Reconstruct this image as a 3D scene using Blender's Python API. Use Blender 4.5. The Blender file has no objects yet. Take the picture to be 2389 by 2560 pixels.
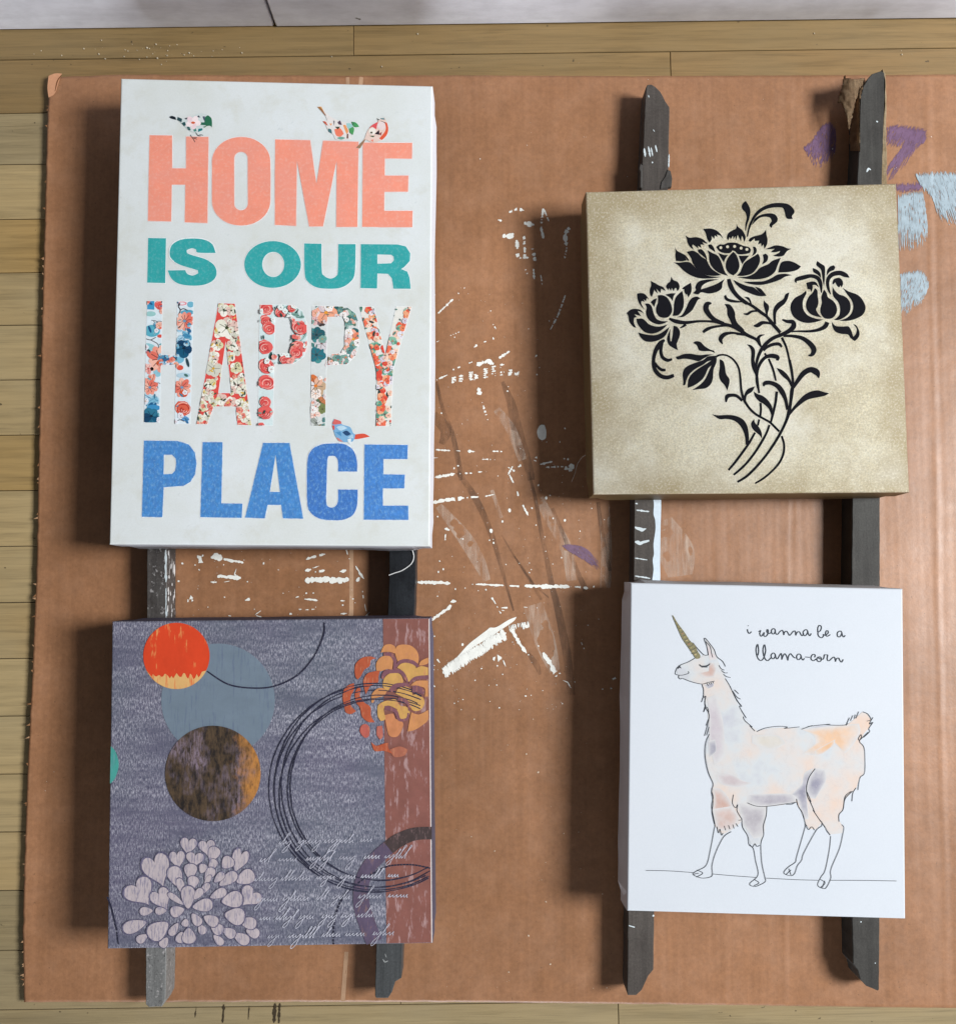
import bpy, bmesh, math, random
from mathutils import Vector, noise as mnoise
from mathutils.geometry import tessellate_polygon

scene = bpy.context.scene
col = scene.collection

# ------------------------------------------------------------------ camera
F_PX, CX, CY = 2390.0, 1194.5, 1280.0          # focal length and centre in photo pixels
PITCH, CAM_H = math.radians(4.4), 1.0
cd = bpy.data.cameras.new('camera')
cam = bpy.data.objects.new('camera', cd)
col.objects.link(cam)
cam.location = (0, 0, CAM_H)
cam.rotation_euler = (PITCH, 0, 0)
cd.sensor_fit = 'HORIZONTAL'
cd.sensor_width = 36.0
cd.lens = 36.0 * F_PX / 2389.0
cd.clip_start, cd.clip_end = 0.01, 50
scene.camera = cam

# ------------------------------------------------------------------ light of the room
world = bpy.data.worlds.new('World')
scene.world = world
world.use_nodes = True
wb = world.node_tree.nodes['Background']
wb.inputs[0].default_value = (0.92, 0.95, 1.0, 1)
wb.inputs[1].default_value = 0.075
ld = bpy.data.lights.new('window_light', 'AREA')
ld.shape = 'RECTANGLE'
ld.size, ld.size_y = 0.95, 0.95
ld.energy = 178
ld.color = (0.985, 1.0, 1.0)
lo = bpy.data.objects.new('window_light', ld)
col.objects.link(lo)
lo.location = (2.5, 0.14, 2.45)
lo.rotation_euler = (Vector((0.1, 0, 0)) - lo.location).to_track_quat('-Z', 'Y').to_euler()

fd = bpy.data.lights.new('baseboard_fill_light', 'AREA')        # unseen fill lamp, added to brighten the baseboard
fd.shape = 'RECTANGLE'
fd.size, fd.size_y = 1.2, 0.9
fd.energy = 50
fd.color = (0.93, 0.96, 1.0)
fo = bpy.data.objects.new('baseboard_fill_light', fd)
col.objects.link(fo)
fo.location = (-0.1, -3.0, 0.45)
fo.rotation_euler = (Vector((0, 0.5, 0.05)) - fo.location).to_track_quat('-Z', 'Y').to_euler()

scene.view_settings.view_transform = 'Standard'
scene.view_settings.look = 'None'
scene.view_settings.exposure = 0.0
scene.view_settings.gamma = 1.0
scene.render.engine = 'CYCLES'

# ------------------------------------------------------------------ helpers
SN, CS = math.sin(PITCH), math.cos(PITCH)
def P(u, v, z):
    """photo pixel -> point on the horizontal plane at height z"""
    dx, dy = (u - CX) / F_PX, -(v - CY) / F_PX
    wy, wz = dy * CS + SN, dy * SN - CS
    t = (z - CAM_H) / wz
    return Vector((dx * t, wy * t, z))

def lin(c):
    return tuple(((x / 255.0) / 12.92 if x / 255.0 <= 0.04045 else ((x / 255.0 + 0.055) / 1.055) ** 2.4) for x in c)

def T(x0, y0, s):
    return lambda p: (x0 + p[0] / s, y0 + p[1] / s)

def catmull(pts, closed, per=6):
    n = len(pts)
    out = []
    rng = range(n) if closed else range(n - 1)
    k = len(pts[0])
    for i in rng:
        p1, p2 = pts[i], pts[(i + 1) % n]
        p0 = pts[(i - 1) % n] if (closed or i > 0) else p1
        p3 = pts[(i + 2) % n] if (closed or i + 2 < n) else p2
        for q in range(per):
            t = q / per
            out.append(tuple(0.5 * ((2 * p1[a]) + (-p0[a] + p2[a]) * t + (2 * p0[a] - 5 * p1[a] + 4 * p2[a] - p3[a]) * t * t
                                    + (-p0[a] + 3 * p1[a] - 3 * p2[a] + p3[a]) * t ** 3) for a in range(k)))
    if not closed:
        out.append(tuple(pts[-1]))
    return out

def smooth_closed(pts, corner=62, per=5):
    """closed outline, smoothed between its sharp corners"""
    n = len(pts)
    corners = []
    for i in range(n):
        a, b, c = pts[i - 1], pts[i], pts[(i + 1) % n]
        v1 = (b[0] - a[0], b[1] - a[1]); v2 = (c[0] - b[0], c[1] - b[1])
        ang = abs(math.degrees(math.atan2(v1[0] * v2[1] - v1[1] * v2[0], v1[0] * v2[0] + v1[1] * v2[1])))
        if ang > corner:
            corners.append(i)
    if not corners:
        return catmull(pts, True, per)
    out = []
    for k, ci in enumerate(corners):
        cj = corners[(k + 1) % len(corners)]
        seg = [pts[ci]]
        i = ci
        while True:
            i = (i + 1) % n
            seg.append(pts[i])
            if i == cj:
                break
        s = catmull(seg, False, per) if len(seg) > 2 else seg
        out += s[:-1]
    return out

def stroke_outline(pts, per=6):
    """pts of (x, y, width) -> outline polygon of a brush stroke"""
    c = catmull(pts, False, per) if len(pts) > 2 else list(pts)
    L, R = [], []
    n = len(c)
    for i in range(n):
        a, b = c[max(i - 1, 0)], c[min(i + 1, n - 1)]
        dx, dy = b[0] - a[0], b[1] - a[1]
        l = math.hypot(dx, dy) or 1
        nx, ny = -dy / l, dx / l
        w = max(c[i][2], 0.3) / 2
        L.append((c[i][0] + nx * w, c[i][1] + ny * w))
        R.append((c[i][0] - nx * w, c[i][1] - ny * w))
    return L, R

def clip_convex(poly, clip):
    area = sum(clip[i][0] * clip[(i + 1) % len(clip)][1] - clip[(i + 1) % len(clip)][0] * clip[i][1] for i in range(len(clip)))
    if area < 0:
        clip = clip[::-1]
    out = list(poly)
    for i in range(len(clip)):
        a, b = clip[i], clip[(i + 1) % len(clip)]
        ins = lambda p: (b[0] - a[0]) * (p[1] - a[1]) - (b[1] - a[1]) * (p[0] - a[0]) >= 0
        src, out = out, []
        for j in range(len(src)):
            p, q = src[j - 1], src[j]
            ip, iq = ins(p), ins(q)
            if ip != iq:
                d1 = (b[0] - a[0]) * (p[1] - a[1]) - (b[1] - a[1]) * (p[0] - a[0])
                d2 = (b[0] - a[0]) * (q[1] - a[1]) - (b[1] - a[1]) * (q[0] - a[0])
                t = d1 / (d1 - d2)
                out.append((p[0] + (q[0] - p[0]) * t, p[1] + (q[1] - p[1]) * t))
            if iq:
                out.append(q)
        if len(out) < 3:
            return []
    return out

def ellipse(cx, cy, rx, ry, n=40, rot=0, wob=0, seed=0):
    r = random.Random(seed)
    o = []
    for i in range(n):
        a = 2 * math.pi * i / n
        k = 1 + wob * (r.random() - .5)
        x, y = rx * k * math.cos(a), ry * k * math.sin(a)
        o.append((cx + x * math.cos(rot) - y * math.sin(rot), cy + x * math.sin(rot) + y * math.cos(rot)))
    return o

def link(name, me, mat, parent=None, kind=None):
    o = bpy.data.objects.new(name, me)
    if mat: me.materials.append(mat)
    o.parent = parent
    col.objects.link(o)
    if kind: o['kind'] = kind
    return o

def thing(name, label, cat, loc, group=None):
    o = bpy.data.objects.new(name, None)
    o.location = loc
    o.empty_display_size = 0.02
    col.objects.link(o)
    o['label'], o['category'] = label, cat
    if group: o['group'] = group
    return o

class Print:
    """flat ink shapes lying on a horizontal plane; each shape has its own colour"""
    def __init__(self, z, K=1.0):
        self.z, self.K = z, K
        self.V, self.F, self.C = [], [], []
        self.n = 0
    def tri(self, loops, color, lift=0):
        self.n += 1
        z = self.z + lift * 0.00005 + self.n * 0.0000006
        base = len(self.V)
        flat = [p for l in loops for p in l]
        if len(flat) < 3: return
        ts = tessellate_polygon([[Vector((p[0], p[1], 0)) for p in l] for l in loops])
        c = tuple(min(x / self.K, 0.93) for x in lin(color)) + (1.0,)
        for p in flat: self.V.append(P(p[0], p[1], z))
        for t in ts:
            a, b, d = (base + k for k in t)
            va, vb, vd = self.V[a], self.V[b], self.V[d]
            if (vb - va).cross(vd - va).z < 0: b, d = d, b
            self.F.append((a, b, d)); self.C.append(c)
    def strip(self, L, R, color, lift=0):
        self.n += 1
        z = self.z + lift * 0.00005 + self.n * 0.0000006
        c = tuple(min(x / self.K, 0.93) for x in lin(color)) + (1.0,)
        base = len(self.V); n = len(L)
        for q in (L, R):
            for i, p in enumerate(q): self.V.append(P(p[0], p[1], z + i * 0.0000008))
        for i in range(n - 1):
            q = (base + i, base + i + 1, base + n + i + 1, base + n + i)
            va, vb, vd = self.V[q[0]], self.V[q[1]], self.V[q[2]]
            if (vb - va).cross(vd - va).z < 0: q = q[::-1]
            self.F.append(q); self.C.append(c)
    def poly(self, t, pts, color, lift=0, holes=()):
        f = t or (lambda p: p)
        self.tri([[f(p) for p in pts]] + [[f(p) for p in h] for h in holes], color, lift)
    def blob(self, t, pts, color, lift=0, corner=62):
        self.poly(t, smooth_closed(pts, corner), color, lift)
    def stroke(self, t, pts, color, lift=0, w=None, per=6):
        f = t or (lambda p: p)
        if w is not None: pts = [(p[0], p[1], w) for p in pts]
        L, R = stroke_outline(pts, per)
        self.strip([f(p) for p in L], [f(p) for p in R], color, lift)
    def outline(self, t, pts, w, color, lift=0):
        f = t or (lambda p: p)
        n = len(pts); L, R = [], []
        for i in range(n + 1):
            a, b, c = pts[(i - 1) % n], pts[i % n], pts[(i + 1) % n]
            d1 = Vector((b[0] - a[0], b[1] - a[1])); d2 = Vector((c[0] - b[0], c[1] - b[1]))
            if d1.length: d1.normalize()
            if d2.length: d2.normalize()
            d = d1 + d2
            if d.length < 1e-6: d = d1
            d.normalize()
            k = 1 / max(0.45, d.dot(d1))
            nx, ny = -d.y * w / 2 * k, d.x * w / 2 * k
            L.append(f((b[0] + nx, b[1] + ny))); R.append(f((b[0] - nx, b[1] - ny)))
        self.strip(L, R, color, lift)
    def build(self, name, mat, parent, kind=None):
        off = parent.matrix_world.translation if parent else Vector()
        off = Vector(parent.location) if parent else Vector()
        me = bpy.data.meshes.new(name)
        me.from_pydata([v - off for v in self.V], [], self.F)
        at = me.attributes.new('ink', 'FLOAT_COLOR', 'FACE')
        at.data.foreach_set('color', [x for c in self.C for x in c])
        return link(name, me, mat, parent, kind)

# ------------------------------------------------------------------ materials
def mat_new(name):
    m = bpy.data.materials.new(name); m.use_nodes = True
    nt = m.node_tree
    return m, nt, nt.nodes['Principled BSDF']
def nd(nt, typ, **kw):
    n = nt.nodes.new(typ)
    for k, v in kw.items():
        if k in ('operation', 'blend_type', 'data_type', 'attribute_name', 'wave_type', 'bands_direction', 'feature', 'interpolation_type', 'distance', 'clamp_factor', 'noise_type'):
            setattr(n, k, v)
        else:
            n.inputs[k].default_value = v
    return n
def ln(nt, a, b): nt.links.new(a, b)
def coords(nt, scale, loc=(0, 0, 0), rot=(0, 0, 0), src='Object'):
    tc = nt.nodes.new('ShaderNodeTexCoord')
    mp = nt.nodes.new('ShaderNodeMapping')
    mp.inputs['Scale'].default_value = scale
    mp.inputs['Location'].default_value = loc
    mp.inputs['Rotation'].default_value = rot
    ln(nt, tc.outputs[src], mp.inputs[0])
    return mp.outputs[0]
def noise(nt, vec, scale=1.0, detail=3, rough=0.55, dist=0.0):
    n = nt.nodes.new('ShaderNodeTexNoise')
    n.inputs['Scale'].default_value = scale; n.inputs['Detail'].default_value = detail
    n.inputs['Roughness'].default_value = rough; n.inputs['Distortion'].default_value = dist
    ln(nt, vec, n.inputs['Vector'])
    return n.outputs['Fac']
def ramp(nt, fac, stops):
    r = nt.nodes.new('ShaderNodeValToRGB')
    e = r.color_ramp.elements
    while len(e) < len(stops): e.new(0.5)
    for k, (p, c) in enumerate(stops):
        e[k].position = p
        e[k].color = (c, c, c, 1) if isinstance(c, (int, float)) else tuple(c) + (1,)
    ln(nt, fac, r.inputs[0])
    return r.outputs[0]
def mix(nt, fac, a, b, mode='MIX'):
    m = nt.nodes.new('ShaderNodeMix'); m.data_type = 'RGBA'; m.blend_type = mode
    for s, v in ((m.inputs[0], fac), (m.inputs[6], a), (m.inputs[7], b)):
        if hasattr(v, 'is_linked') or hasattr(v, 'links'): ln(nt, v, s)
        elif isinstance(v, (int, float)): s.default_value = v
        else: s.default_value = tuple(v) + (1,)
    return m.outputs[2]
def math_(nt, op, a, b=0.5):
    m = nt.nodes.new('ShaderNodeMath'); m.operation = op
    for s, v in ((m.inputs[0], a), (m.inputs[1], b)):
        if hasattr(v, 'links'): ln(nt, v, s)
        else: s.default_value = v
    return m.outputs[0]
def bump(nt, bs, h, strength=0.3, dist=0.001, prev=None):
    b = nt.nodes.new('ShaderNodeBump')
    b.inputs['Strength'].default_value = strength; b.inputs['Distance'].default_value = dist
    ln(nt, h, b.inputs['Height'])
    if prev: ln(nt, prev, b.inputs['Normal'])
    ln(nt, b.outputs[0], bs.inputs['Normal'])
    return b.outputs[0]
def weave(nt, scale, rot=0.0):
    outs = []
    for d in ('X', 'Y'):
        w = nt.nodes.new('ShaderNodeTexWave'); w.wave_type = 'BANDS'; w.bands_direction = d
        w.inputs['Scale'].default_value = scale; w.inputs['Distortion'].default_value = 1.2
        w.inputs['Detail'].default_value = 1; w.inputs['Detail Scale'].default_value = 2
        ln(nt, coords(nt, (1, 1, 1), rot=(0, 0, rot)), w.inputs['Vector'])
        outs.append(w.outputs['Fac'])
    return math_(nt, 'MAXIMUM', outs[0], outs[1])

def ink_mat(name, amt=0.18, sc=(60, 60, 60), rough=0.62, wear=0.0, wear_col=(.7, .75, .78), wear_sc=(300, 300, 300), tint=None, tint_amt=0.0, spec=0.25, wear_amt=0.75):
    m, nt, bs = mat_new(name)
    a = nt.nodes.new('ShaderNodeAttribute'); a.attribute_name = 'ink'
    n = noise(nt, coords(nt, sc), 1, 5, 0.65)
    v = ramp(nt, n, [(0.25, 1 - amt), (0.75, 1 + amt * .55)])
    c = mix(nt, 1.0, a.outputs['Color'], v, 'MULTIPLY')
    if tint:
        n3 = noise(nt, coords(nt, tuple(s * .6 for s in sc), (3, 1, 0)), 1, 4, 0.6)
        c = mix(nt, math_(nt, 'MULTIPLY', ramp(nt, n3, [(0.42, 0.0), (0.62, 1.0)]), tint_amt), c, tint)
    if wear > 0:
        n2 = noise(nt, coords(nt, wear_sc, (7, 3, 0)), 1, 4, 0.7)
        f = ramp(nt, n2, [(0.62 - wear * .25, 0.0), (0.70 - wear * .2, 1.0)])
        c = mix(nt, math_(nt, 'MULTIPLY', f, wear_amt), c, wear_col)
    ln(nt, c, bs.inputs['Base Color'])
    bs.inputs['Roughness'].default_value = rough
    bs.inputs['Specular IOR Level'].default_value = spec
    bump(nt, bs, weave(nt, 420), 0.15, 0.0004)
    return m

def canvas_mat(name, c1, c2, weave_scale=420, weave_rot=0.0, bstr=0.2, rough=0.7, metal=0.0, streak=None, big=9, spec=0.25, fine=0.12):
    m, nt, bs = mat_new(name)
    n = noise(nt, coords(nt, (1, 1, 1)), big, 6, 0.62)
    c = mix(nt, ramp(nt, n, [(0.33, 0.0), (0.68, 1.0)]), c1, c2)
    n2 = noise(nt, coords(nt, (1, 1, 1), (2, 5, 1)), 700, 2, 0.6)
    c = mix(nt, 1.0, c, ramp(nt, n2, [(0.3, 1 - fine), (0.7, 1 + fine * .6)]), 'MULTIPLY')
    if streak: c = streak(nt, c)
    ln(nt, c, bs.inputs['Base Color'])
    bs.inputs['Roughness'].default_value = rough
    bs.inputs['Metallic'].default_value = metal
    bs.inputs['Specular IOR Level'].default_value = spec
    bump(nt, bs, weave(nt, weave_scale, weave_rot), bstr, 0.0006)
    return m

def paint_mat(name, c, var=0.15, sc=150, rough=0.5, spec=0.4, alpha=None, alpha_sc=(300, 300, 300)):
    m, nt, bs = mat_new(name)
    n = noise(nt, coords(nt, (1, 1, 1)), sc, 4, 0.6)
    cc = mix(nt, 1.0, c, ramp(nt, n, [(0.3, 1 - var), (0.7, 1 + var * .6)]), 'MULTIPLY')
    ln(nt, cc, bs.inputs['Base Color'])
    bs.inputs['Roughness'].default_value = rough
    bs.inputs['Specular IOR Level'].default_value = spec
    if alpha:
        n2 = noise(nt, coords(nt, alpha_sc, (1, 2, 3)), 1, 4, 0.65)
        ln(nt, ramp(nt, n2, alpha), bs.inputs['Alpha'])
    else:
        bump(nt, bs, noise(nt, coords(nt, (1, 1, 1), (9, 9, 9)), 900, 3), 0.3, 0.0005)
    return m

# ------------------------------------------------------------------ setting: floor boards
FA = math.radians(0.75)
E1, E2 = Vector((math.cos(FA), math.sin(FA), 0)), Vector((-math.sin(FA), math.cos(FA), 0))
def along(u, v): return P(u, v, 0).dot(E1)
def across(u, v): return P(u, v, 0).dot(E2)

def wood_floor_mat(name, tones, grey):
    m, nt, bs = mat_new(name)
    oi = nt.nodes.new('ShaderNodeObjectInfo')
    tc = nt.nodes.new('ShaderNodeTexCoord')
    add = nt.nodes.new('ShaderNodeVectorMath'); add.operation = 'ADD'
    sc = nt.nodes.new('ShaderNodeVectorMath'); sc.operation = 'SCALE'; sc.inputs['Scale'].default_value = 7.0
    cmb = nt.nodes.new('ShaderNodeCombineXYZ')
    ln(nt, oi.outputs['Random'], cmb.inputs[0]); ln(nt, oi.outputs['Random'], cmb.inputs[1])
    ln(nt, cmb.outputs[0], sc.inputs[0])
    ln(nt, tc.outputs['Object'], add.inputs[0]); ln(nt, sc.outputs[0], add.inputs[1])
    def mp(s):
        q = nt.nodes.new('ShaderNodeMapping'); q.inputs['Scale'].default_value = s
        ln(nt, add.outputs[0], q.inputs[0]); return q.outputs[0]
    base = ramp(nt, oi.outputs['Random'], [(0.0, tones[0]), (0.5, tones[1]), (1.0, tones[2])])
    g1 = noise(nt, mp((7, 130, 1)), 1, 5, 0.65, 0.6)
    c = mix(nt, 1.0, base, ramp(nt, g1, [(0.28, 0.66), (0.5, 0.98), (0.75, 1.18)]), 'MULTIPLY')
    g2 = noise(nt, mp((14, 900, 1)), 1, 3, 0.6)
    c = mix(nt, 1.0, c, ramp(nt, g2, [(0.30, 0.72), (0.44, 1.0), (0.7, 1.05)]), 'MULTIPLY')
    g3 = noise(nt, mp((5, 9, 1)), 1, 4, 0.6)
    c = mix(nt, math_(nt, 'MULTIPLY', ramp(nt, g3, [(0.35, 0.0), (0.7, 1.0)]), 0.45), c, grey)
    g4 = noise(nt, mp((90, 120, 1)), 1, 2, 0.5)
    c = mix(nt, ramp(nt, g4, [(0.24, 0.85), (0.275, 0.0)]), c, (0.05, 0.035, 0.02))
    ln(nt, c, bs.inputs['Base Color'])
    ln(nt, ramp(nt, g1, [(0.3, 0.42), (0.7, 0.58)]), bs.inputs['Roughness'])
    bs.inputs['Specular IOR Level'].default_value = 0.35
    bump(nt, bs, g2, 0.25, 0.0004)
    return m
M_OLIVE = wood_floor_mat('aged_olive_oak', [(0.20, 0.128, 0.050), (0.235, 0.155, 0.063), (0.24, 0.145, 0.055)], (0.22, 0.165, 0.085))
M_PALE = wood_floor_mat('pale_grey_oak', [(0.39, 0.275, 0.128), (0.43, 0.315, 0.155), (0.37, 0.255, 0.115)], (0.41, 0.335, 0.20))
M_AMBER = wood_floor_mat('amber_oak', [(0.37, 0.235, 0.085), (0.41, 0.265, 0.10), (0.36, 0.23, 0.09)], (0.38, 0.28, 0.14))
M_SAGE = wood_floor_mat('grey_olive_oak', [(0.29, 0.22, 0.115), (0.32, 0.245, 0.13), (0.28, 0.21, 0.105)], (0.30, 0.25, 0.16))
FLOOR_OF = {0: M_OLIVE, 1: M_OLIVE, 2: M_SAGE, 3: M_PALE, 4: M_AMBER, 5: M_PALE, 8: M_AMBER, 9: M_PALE, 16: M_SAGE, 17: M_SAGE, 18: M_SAGE, 19: M_SAGE, 20: M_SAGE}
M_DARK, _, b_ = mat_new('dark_gap'); b_.inputs['Base Color'].default_value = (0.03, 0.022, 0.014, 1); b_.inputs['Roughness'].default_value = 0.9

wall_c = across(1194, 60)
seams = [149, 283, 411, 548, 682, 813, 950, 1088, 1227, 1366, 1507, 1647, 1791, 1936, 2081, 2227, 2377, 2526]
rows = [wall_c + 0.02] + [across(0, v) for v in seams]
rows += [rows[-1] - 0.058, rows[-1] - 0.116]
me = bpy.data.meshes.new('floor')
def fp(a, c, z): return E1 * a + E2 * c + Vector((0, 0, z))
me.from_pydata([fp(-0.75, rows[-1], -.004), fp(0.95, rows[-1], -.004), fp(0.95, wall_c + .03, -.004), fp(-0.75, wall_c + .03, -.004)], [], [(0, 1, 2, 3)])
floor = link('floor', me, M_DARK); floor['kind'] = 'structure'
rr = random.Random(4)
joints = {0: [along(883, 110)], 1: [along(1677, 215)], 17: [along(1000, 2450)] , 18: [along(1545, 2535)]}
for i in range(len(rows) - 1):
    cuts = [-0.75] + sorted(joints.get(i, [rr.uniform(-0.28, 0.4)])) + [0.95]
    for a0, a1 in zip(cuts[:-1], cuts[1:]):
        bm = bmesh.new()
        g = 0.00035
        w, l = (rows[i] - rows[i + 1]) / 2 - g, (a1 - a0) / 2 - g * .8
        bmesh.ops.create_cube(bm, size=1)
        zj = rr.uniform(-.00015, .00015)
        for v in bm.verts: v.co = Vector((v.co.x * 2 * l, v.co.y * 2 * w, (v.co.z - .5) * .012 + (zj if v.co.z > 0 else 0)))
        bmesh.ops.bevel(bm, geom=[e for e in bm.edges if all(v.co.z > -.006 for v in e.verts)], offset=.0005, segments=1, affect='EDGES')
        me = bpy.data.meshes.new('floor_board'); bm.to_mesh(me); bm.free()
        o = link('floor_board', me, FLOOR_OF.get(i, M_PALE), floor)
        c = fp((a0 + a1) / 2, (rows[i] + rows[i + 1]) / 2, 0)
        o.location = c; o.rotation_euler = (0, 0, FA)

# ------------------------------------------------------------------ baseboard
def base_mat():
    m, nt, bs = mat_new('white_trim_paint')
    n = noise(nt, coords(nt, (1, 1, 1)), 14, 5, 0.6)
    c = mix(nt, ramp(nt, n, [(0.35, 0.0), (0.7, 1.0)]), (0.86, 0.88, 0.97), (0.76, 0.77, 0.86))
    n2 = noise(nt, coords(nt, (22, 1, 60)), 1, 4, 0.7)
    c = mix(nt, 1.0, c, ramp(nt, n2, [(0.3, 0.86), (0.6, 1.03)]), 'MULTIPLY')
    n3 = noise(nt, coords(nt, (60, 1, 45), (4, 0, 2)), 1, 2, 0.5)
    c = mix(nt, ramp(nt, n3, [(0.235, 0.9), (0.255, 0.0)]), c, (0.05, 0.045, 0.045))
    ln(nt, c, bs.inputs['Base Color']); bs.inputs['Roughness'].default_value = 0.4
    bump(nt, bs, n2, 0.3, 0.0006)
    return m
M_BASE = base_mat()
bb = thing('baseboard', 'white painted baseboard of two butted boards along the edge of the wooden floor', 'baseboard', fp(0, wall_c, 0))
jx = along(688, 63)
for a0, a1, dz in ((-0.75, jx - .0012, 0), (jx + .0012, 0.95, .0006)):
    bm = bmesh.new(); bmesh.ops.create_cube(bm, size=1)
    for v in bm.verts:
        v.co = Vector(((a1 - a0) * (v.co.x), .016 * (v.co.y + .5), .13 * (v.co.z + .5) + .0008 + dz))
    bmesh.ops.bevel(bm, geom=list(bm.edges), offset=.0012, segments=2, affect='EDGES')
    me = bpy.data.meshes.new('board'); bm.to_mesh(me); bm.free()
    o = link('board', me, M_BASE, bb)
    o.location = E1 * ((a0 + a1) / 2) + E2 * (-0.0008 if dz else 0); o.rotation_euler = (0, 0, FA)

# ------------------------------------------------------------------ cardboard sheet
def interp(tab, y):
    for (y0, x0), (y1, x1) in zip(tab[:-1], tab[1:]):
        if y <= y1: return x0 + (x1 - x0) * max(0, (y - y0)) / (y1 - y0)
    return tab[-1][1]
LEFT = [(190, 124), (300, 118), (500, 113), (800, 105), (1050, 98), (1400, 92), (1700, 80), (1900, 70), (2150, 61), (2330, 57), (2506, 60)]
TOP = [(124, 193), (300, 186), (870, 189), (1189, 188), (1580, 190), (2389, 186), (2640, 184)]
BOT = [(60, 2506), (700, 2505), (1189, 2506), (1800, 2513), (2389, 2521), (2640, 2526)]
ZC = 0.0058
CREASES = [  # (x at top, x at bottom, height m, half width px, y range)
    (1977, 1962, 0.0007, 5, 150, 2600), (1986, 1972, -0.0005, 5, 150, 2600), (1822, 1815, 0.0005, 5, 2240, 2600), (1830, 1823, -0.0004, 5, 2240, 2600),
    (2318, 2368, 0.0008, 6, 150, 2600), (2330, 2380, -0.0004, 6, 150, 2600),
    (874, 864, 0.0004, 6, 150, 2600), (886, 876, -0.0006, 5, 150, 2600), (1085, 1070, 0.0003, 8, 2300, 2600), (140, 75, 0.0003, 6, 900, 2600),
    (1240, 1240, 0.0002, 20, 150, 2600), (1520, 1500, 0.0003, 16, 150, 2600), (2140, 2170, 0.0003, 10, 2380, 2600), (2190, 2185, 0.0003, 7, 2420, 2600)]
def card_h(u, v):
    h = 0.0006 * mnoise.noise(Vector((u / 420, v / 420, 3.3))) + 0.00022 * mnoise.noise(Vector((u / 70, v / 150, 8)))
    h += 0.00030 * mnoise.noise(Vector((u / 48, v / 900, 4))) + 0.00016 * mnoise.noise(Vector((u / 21, v / 500, 7)))
    h += 0.00004 * mnoise.noise(Vector((u / 12, v / 90, 1))) + 0.00012 * mnoise.noise(Vector((u / 38, v / 30, 6)))
    for xt, xb, a, w, y0, y1 in CREASES:
        if y0 < v < y1:
            x = xt + (xb - xt) * (v - 190) / 2316 + 3 * mnoise.noise(Vector((v / 160, xt, 0)))
            d = (u - x) / w
            if abs(d) < 4: h += a * 0.55 * math.exp(-d * d) * (0.75 + 0.6 * mnoise.noise(Vector((v / 120, xt / 10, 2))))
    return h
NX, NY = 420, 330
V, Fc = [], []
for j in range(NY + 1):
    t = j / NY
    yl = 190 + t * 2316
    xl = interp(LEFT, yl) + 1.8 * mnoise.noise(Vector((yl / 26, 0, 0))) + 1.1 * mnoise.noise(Vector((yl / 8, 5, 0)))
    for i in range(NX + 1):
        s = i / NX
        u = xl + (2640 - xl) * s
        yt, yb = interp(TOP, u), interp(BOT, u)
        ej = 1.6 * mnoise.noise(Vector((u / 40, 9, 0)))
        v = (yt + ej) + (yb - yt) * t
        z = ZC + card_h(u, v)
        if s < 0.03: z += 0.0022 * (1 - s / 0.03) ** 2
        V.append(P(u, v, z))
for j in range(NY):
    for i in range(NX):
        a = j * (NX + 1) + i
        Fc.append((a, a + NX + 1, a + NX + 2, a + 1))
rim = [i for i in range(NX + 1)] + [(j + 1) * (NX + 1) - 1 for j in range(1, NY + 1)] + [NY * (NX + 1) + i for i in range(NX - 1, -1, -1)] + [j * (NX + 1) for j in range(NY - 1, 0, -1)]
b0 = len(V)
for k in rim: V.append(Vector((V[k].x, V[k].y, max(0.0006, V[k].z - 0.0045))))
n = len(rim)
for k in range(n): Fc.append((rim[k], rim[(k + 1) % n], b0 + (k + 1) % n, b0 + k))
CB = P(1194, 1280, 0.0); CB.z = 0.0006
cb = thing('cardboard_sheet', 'large creased brown cardboard sheet with white, purple and pale blue paint marks', 'cardboard', CB)
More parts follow.
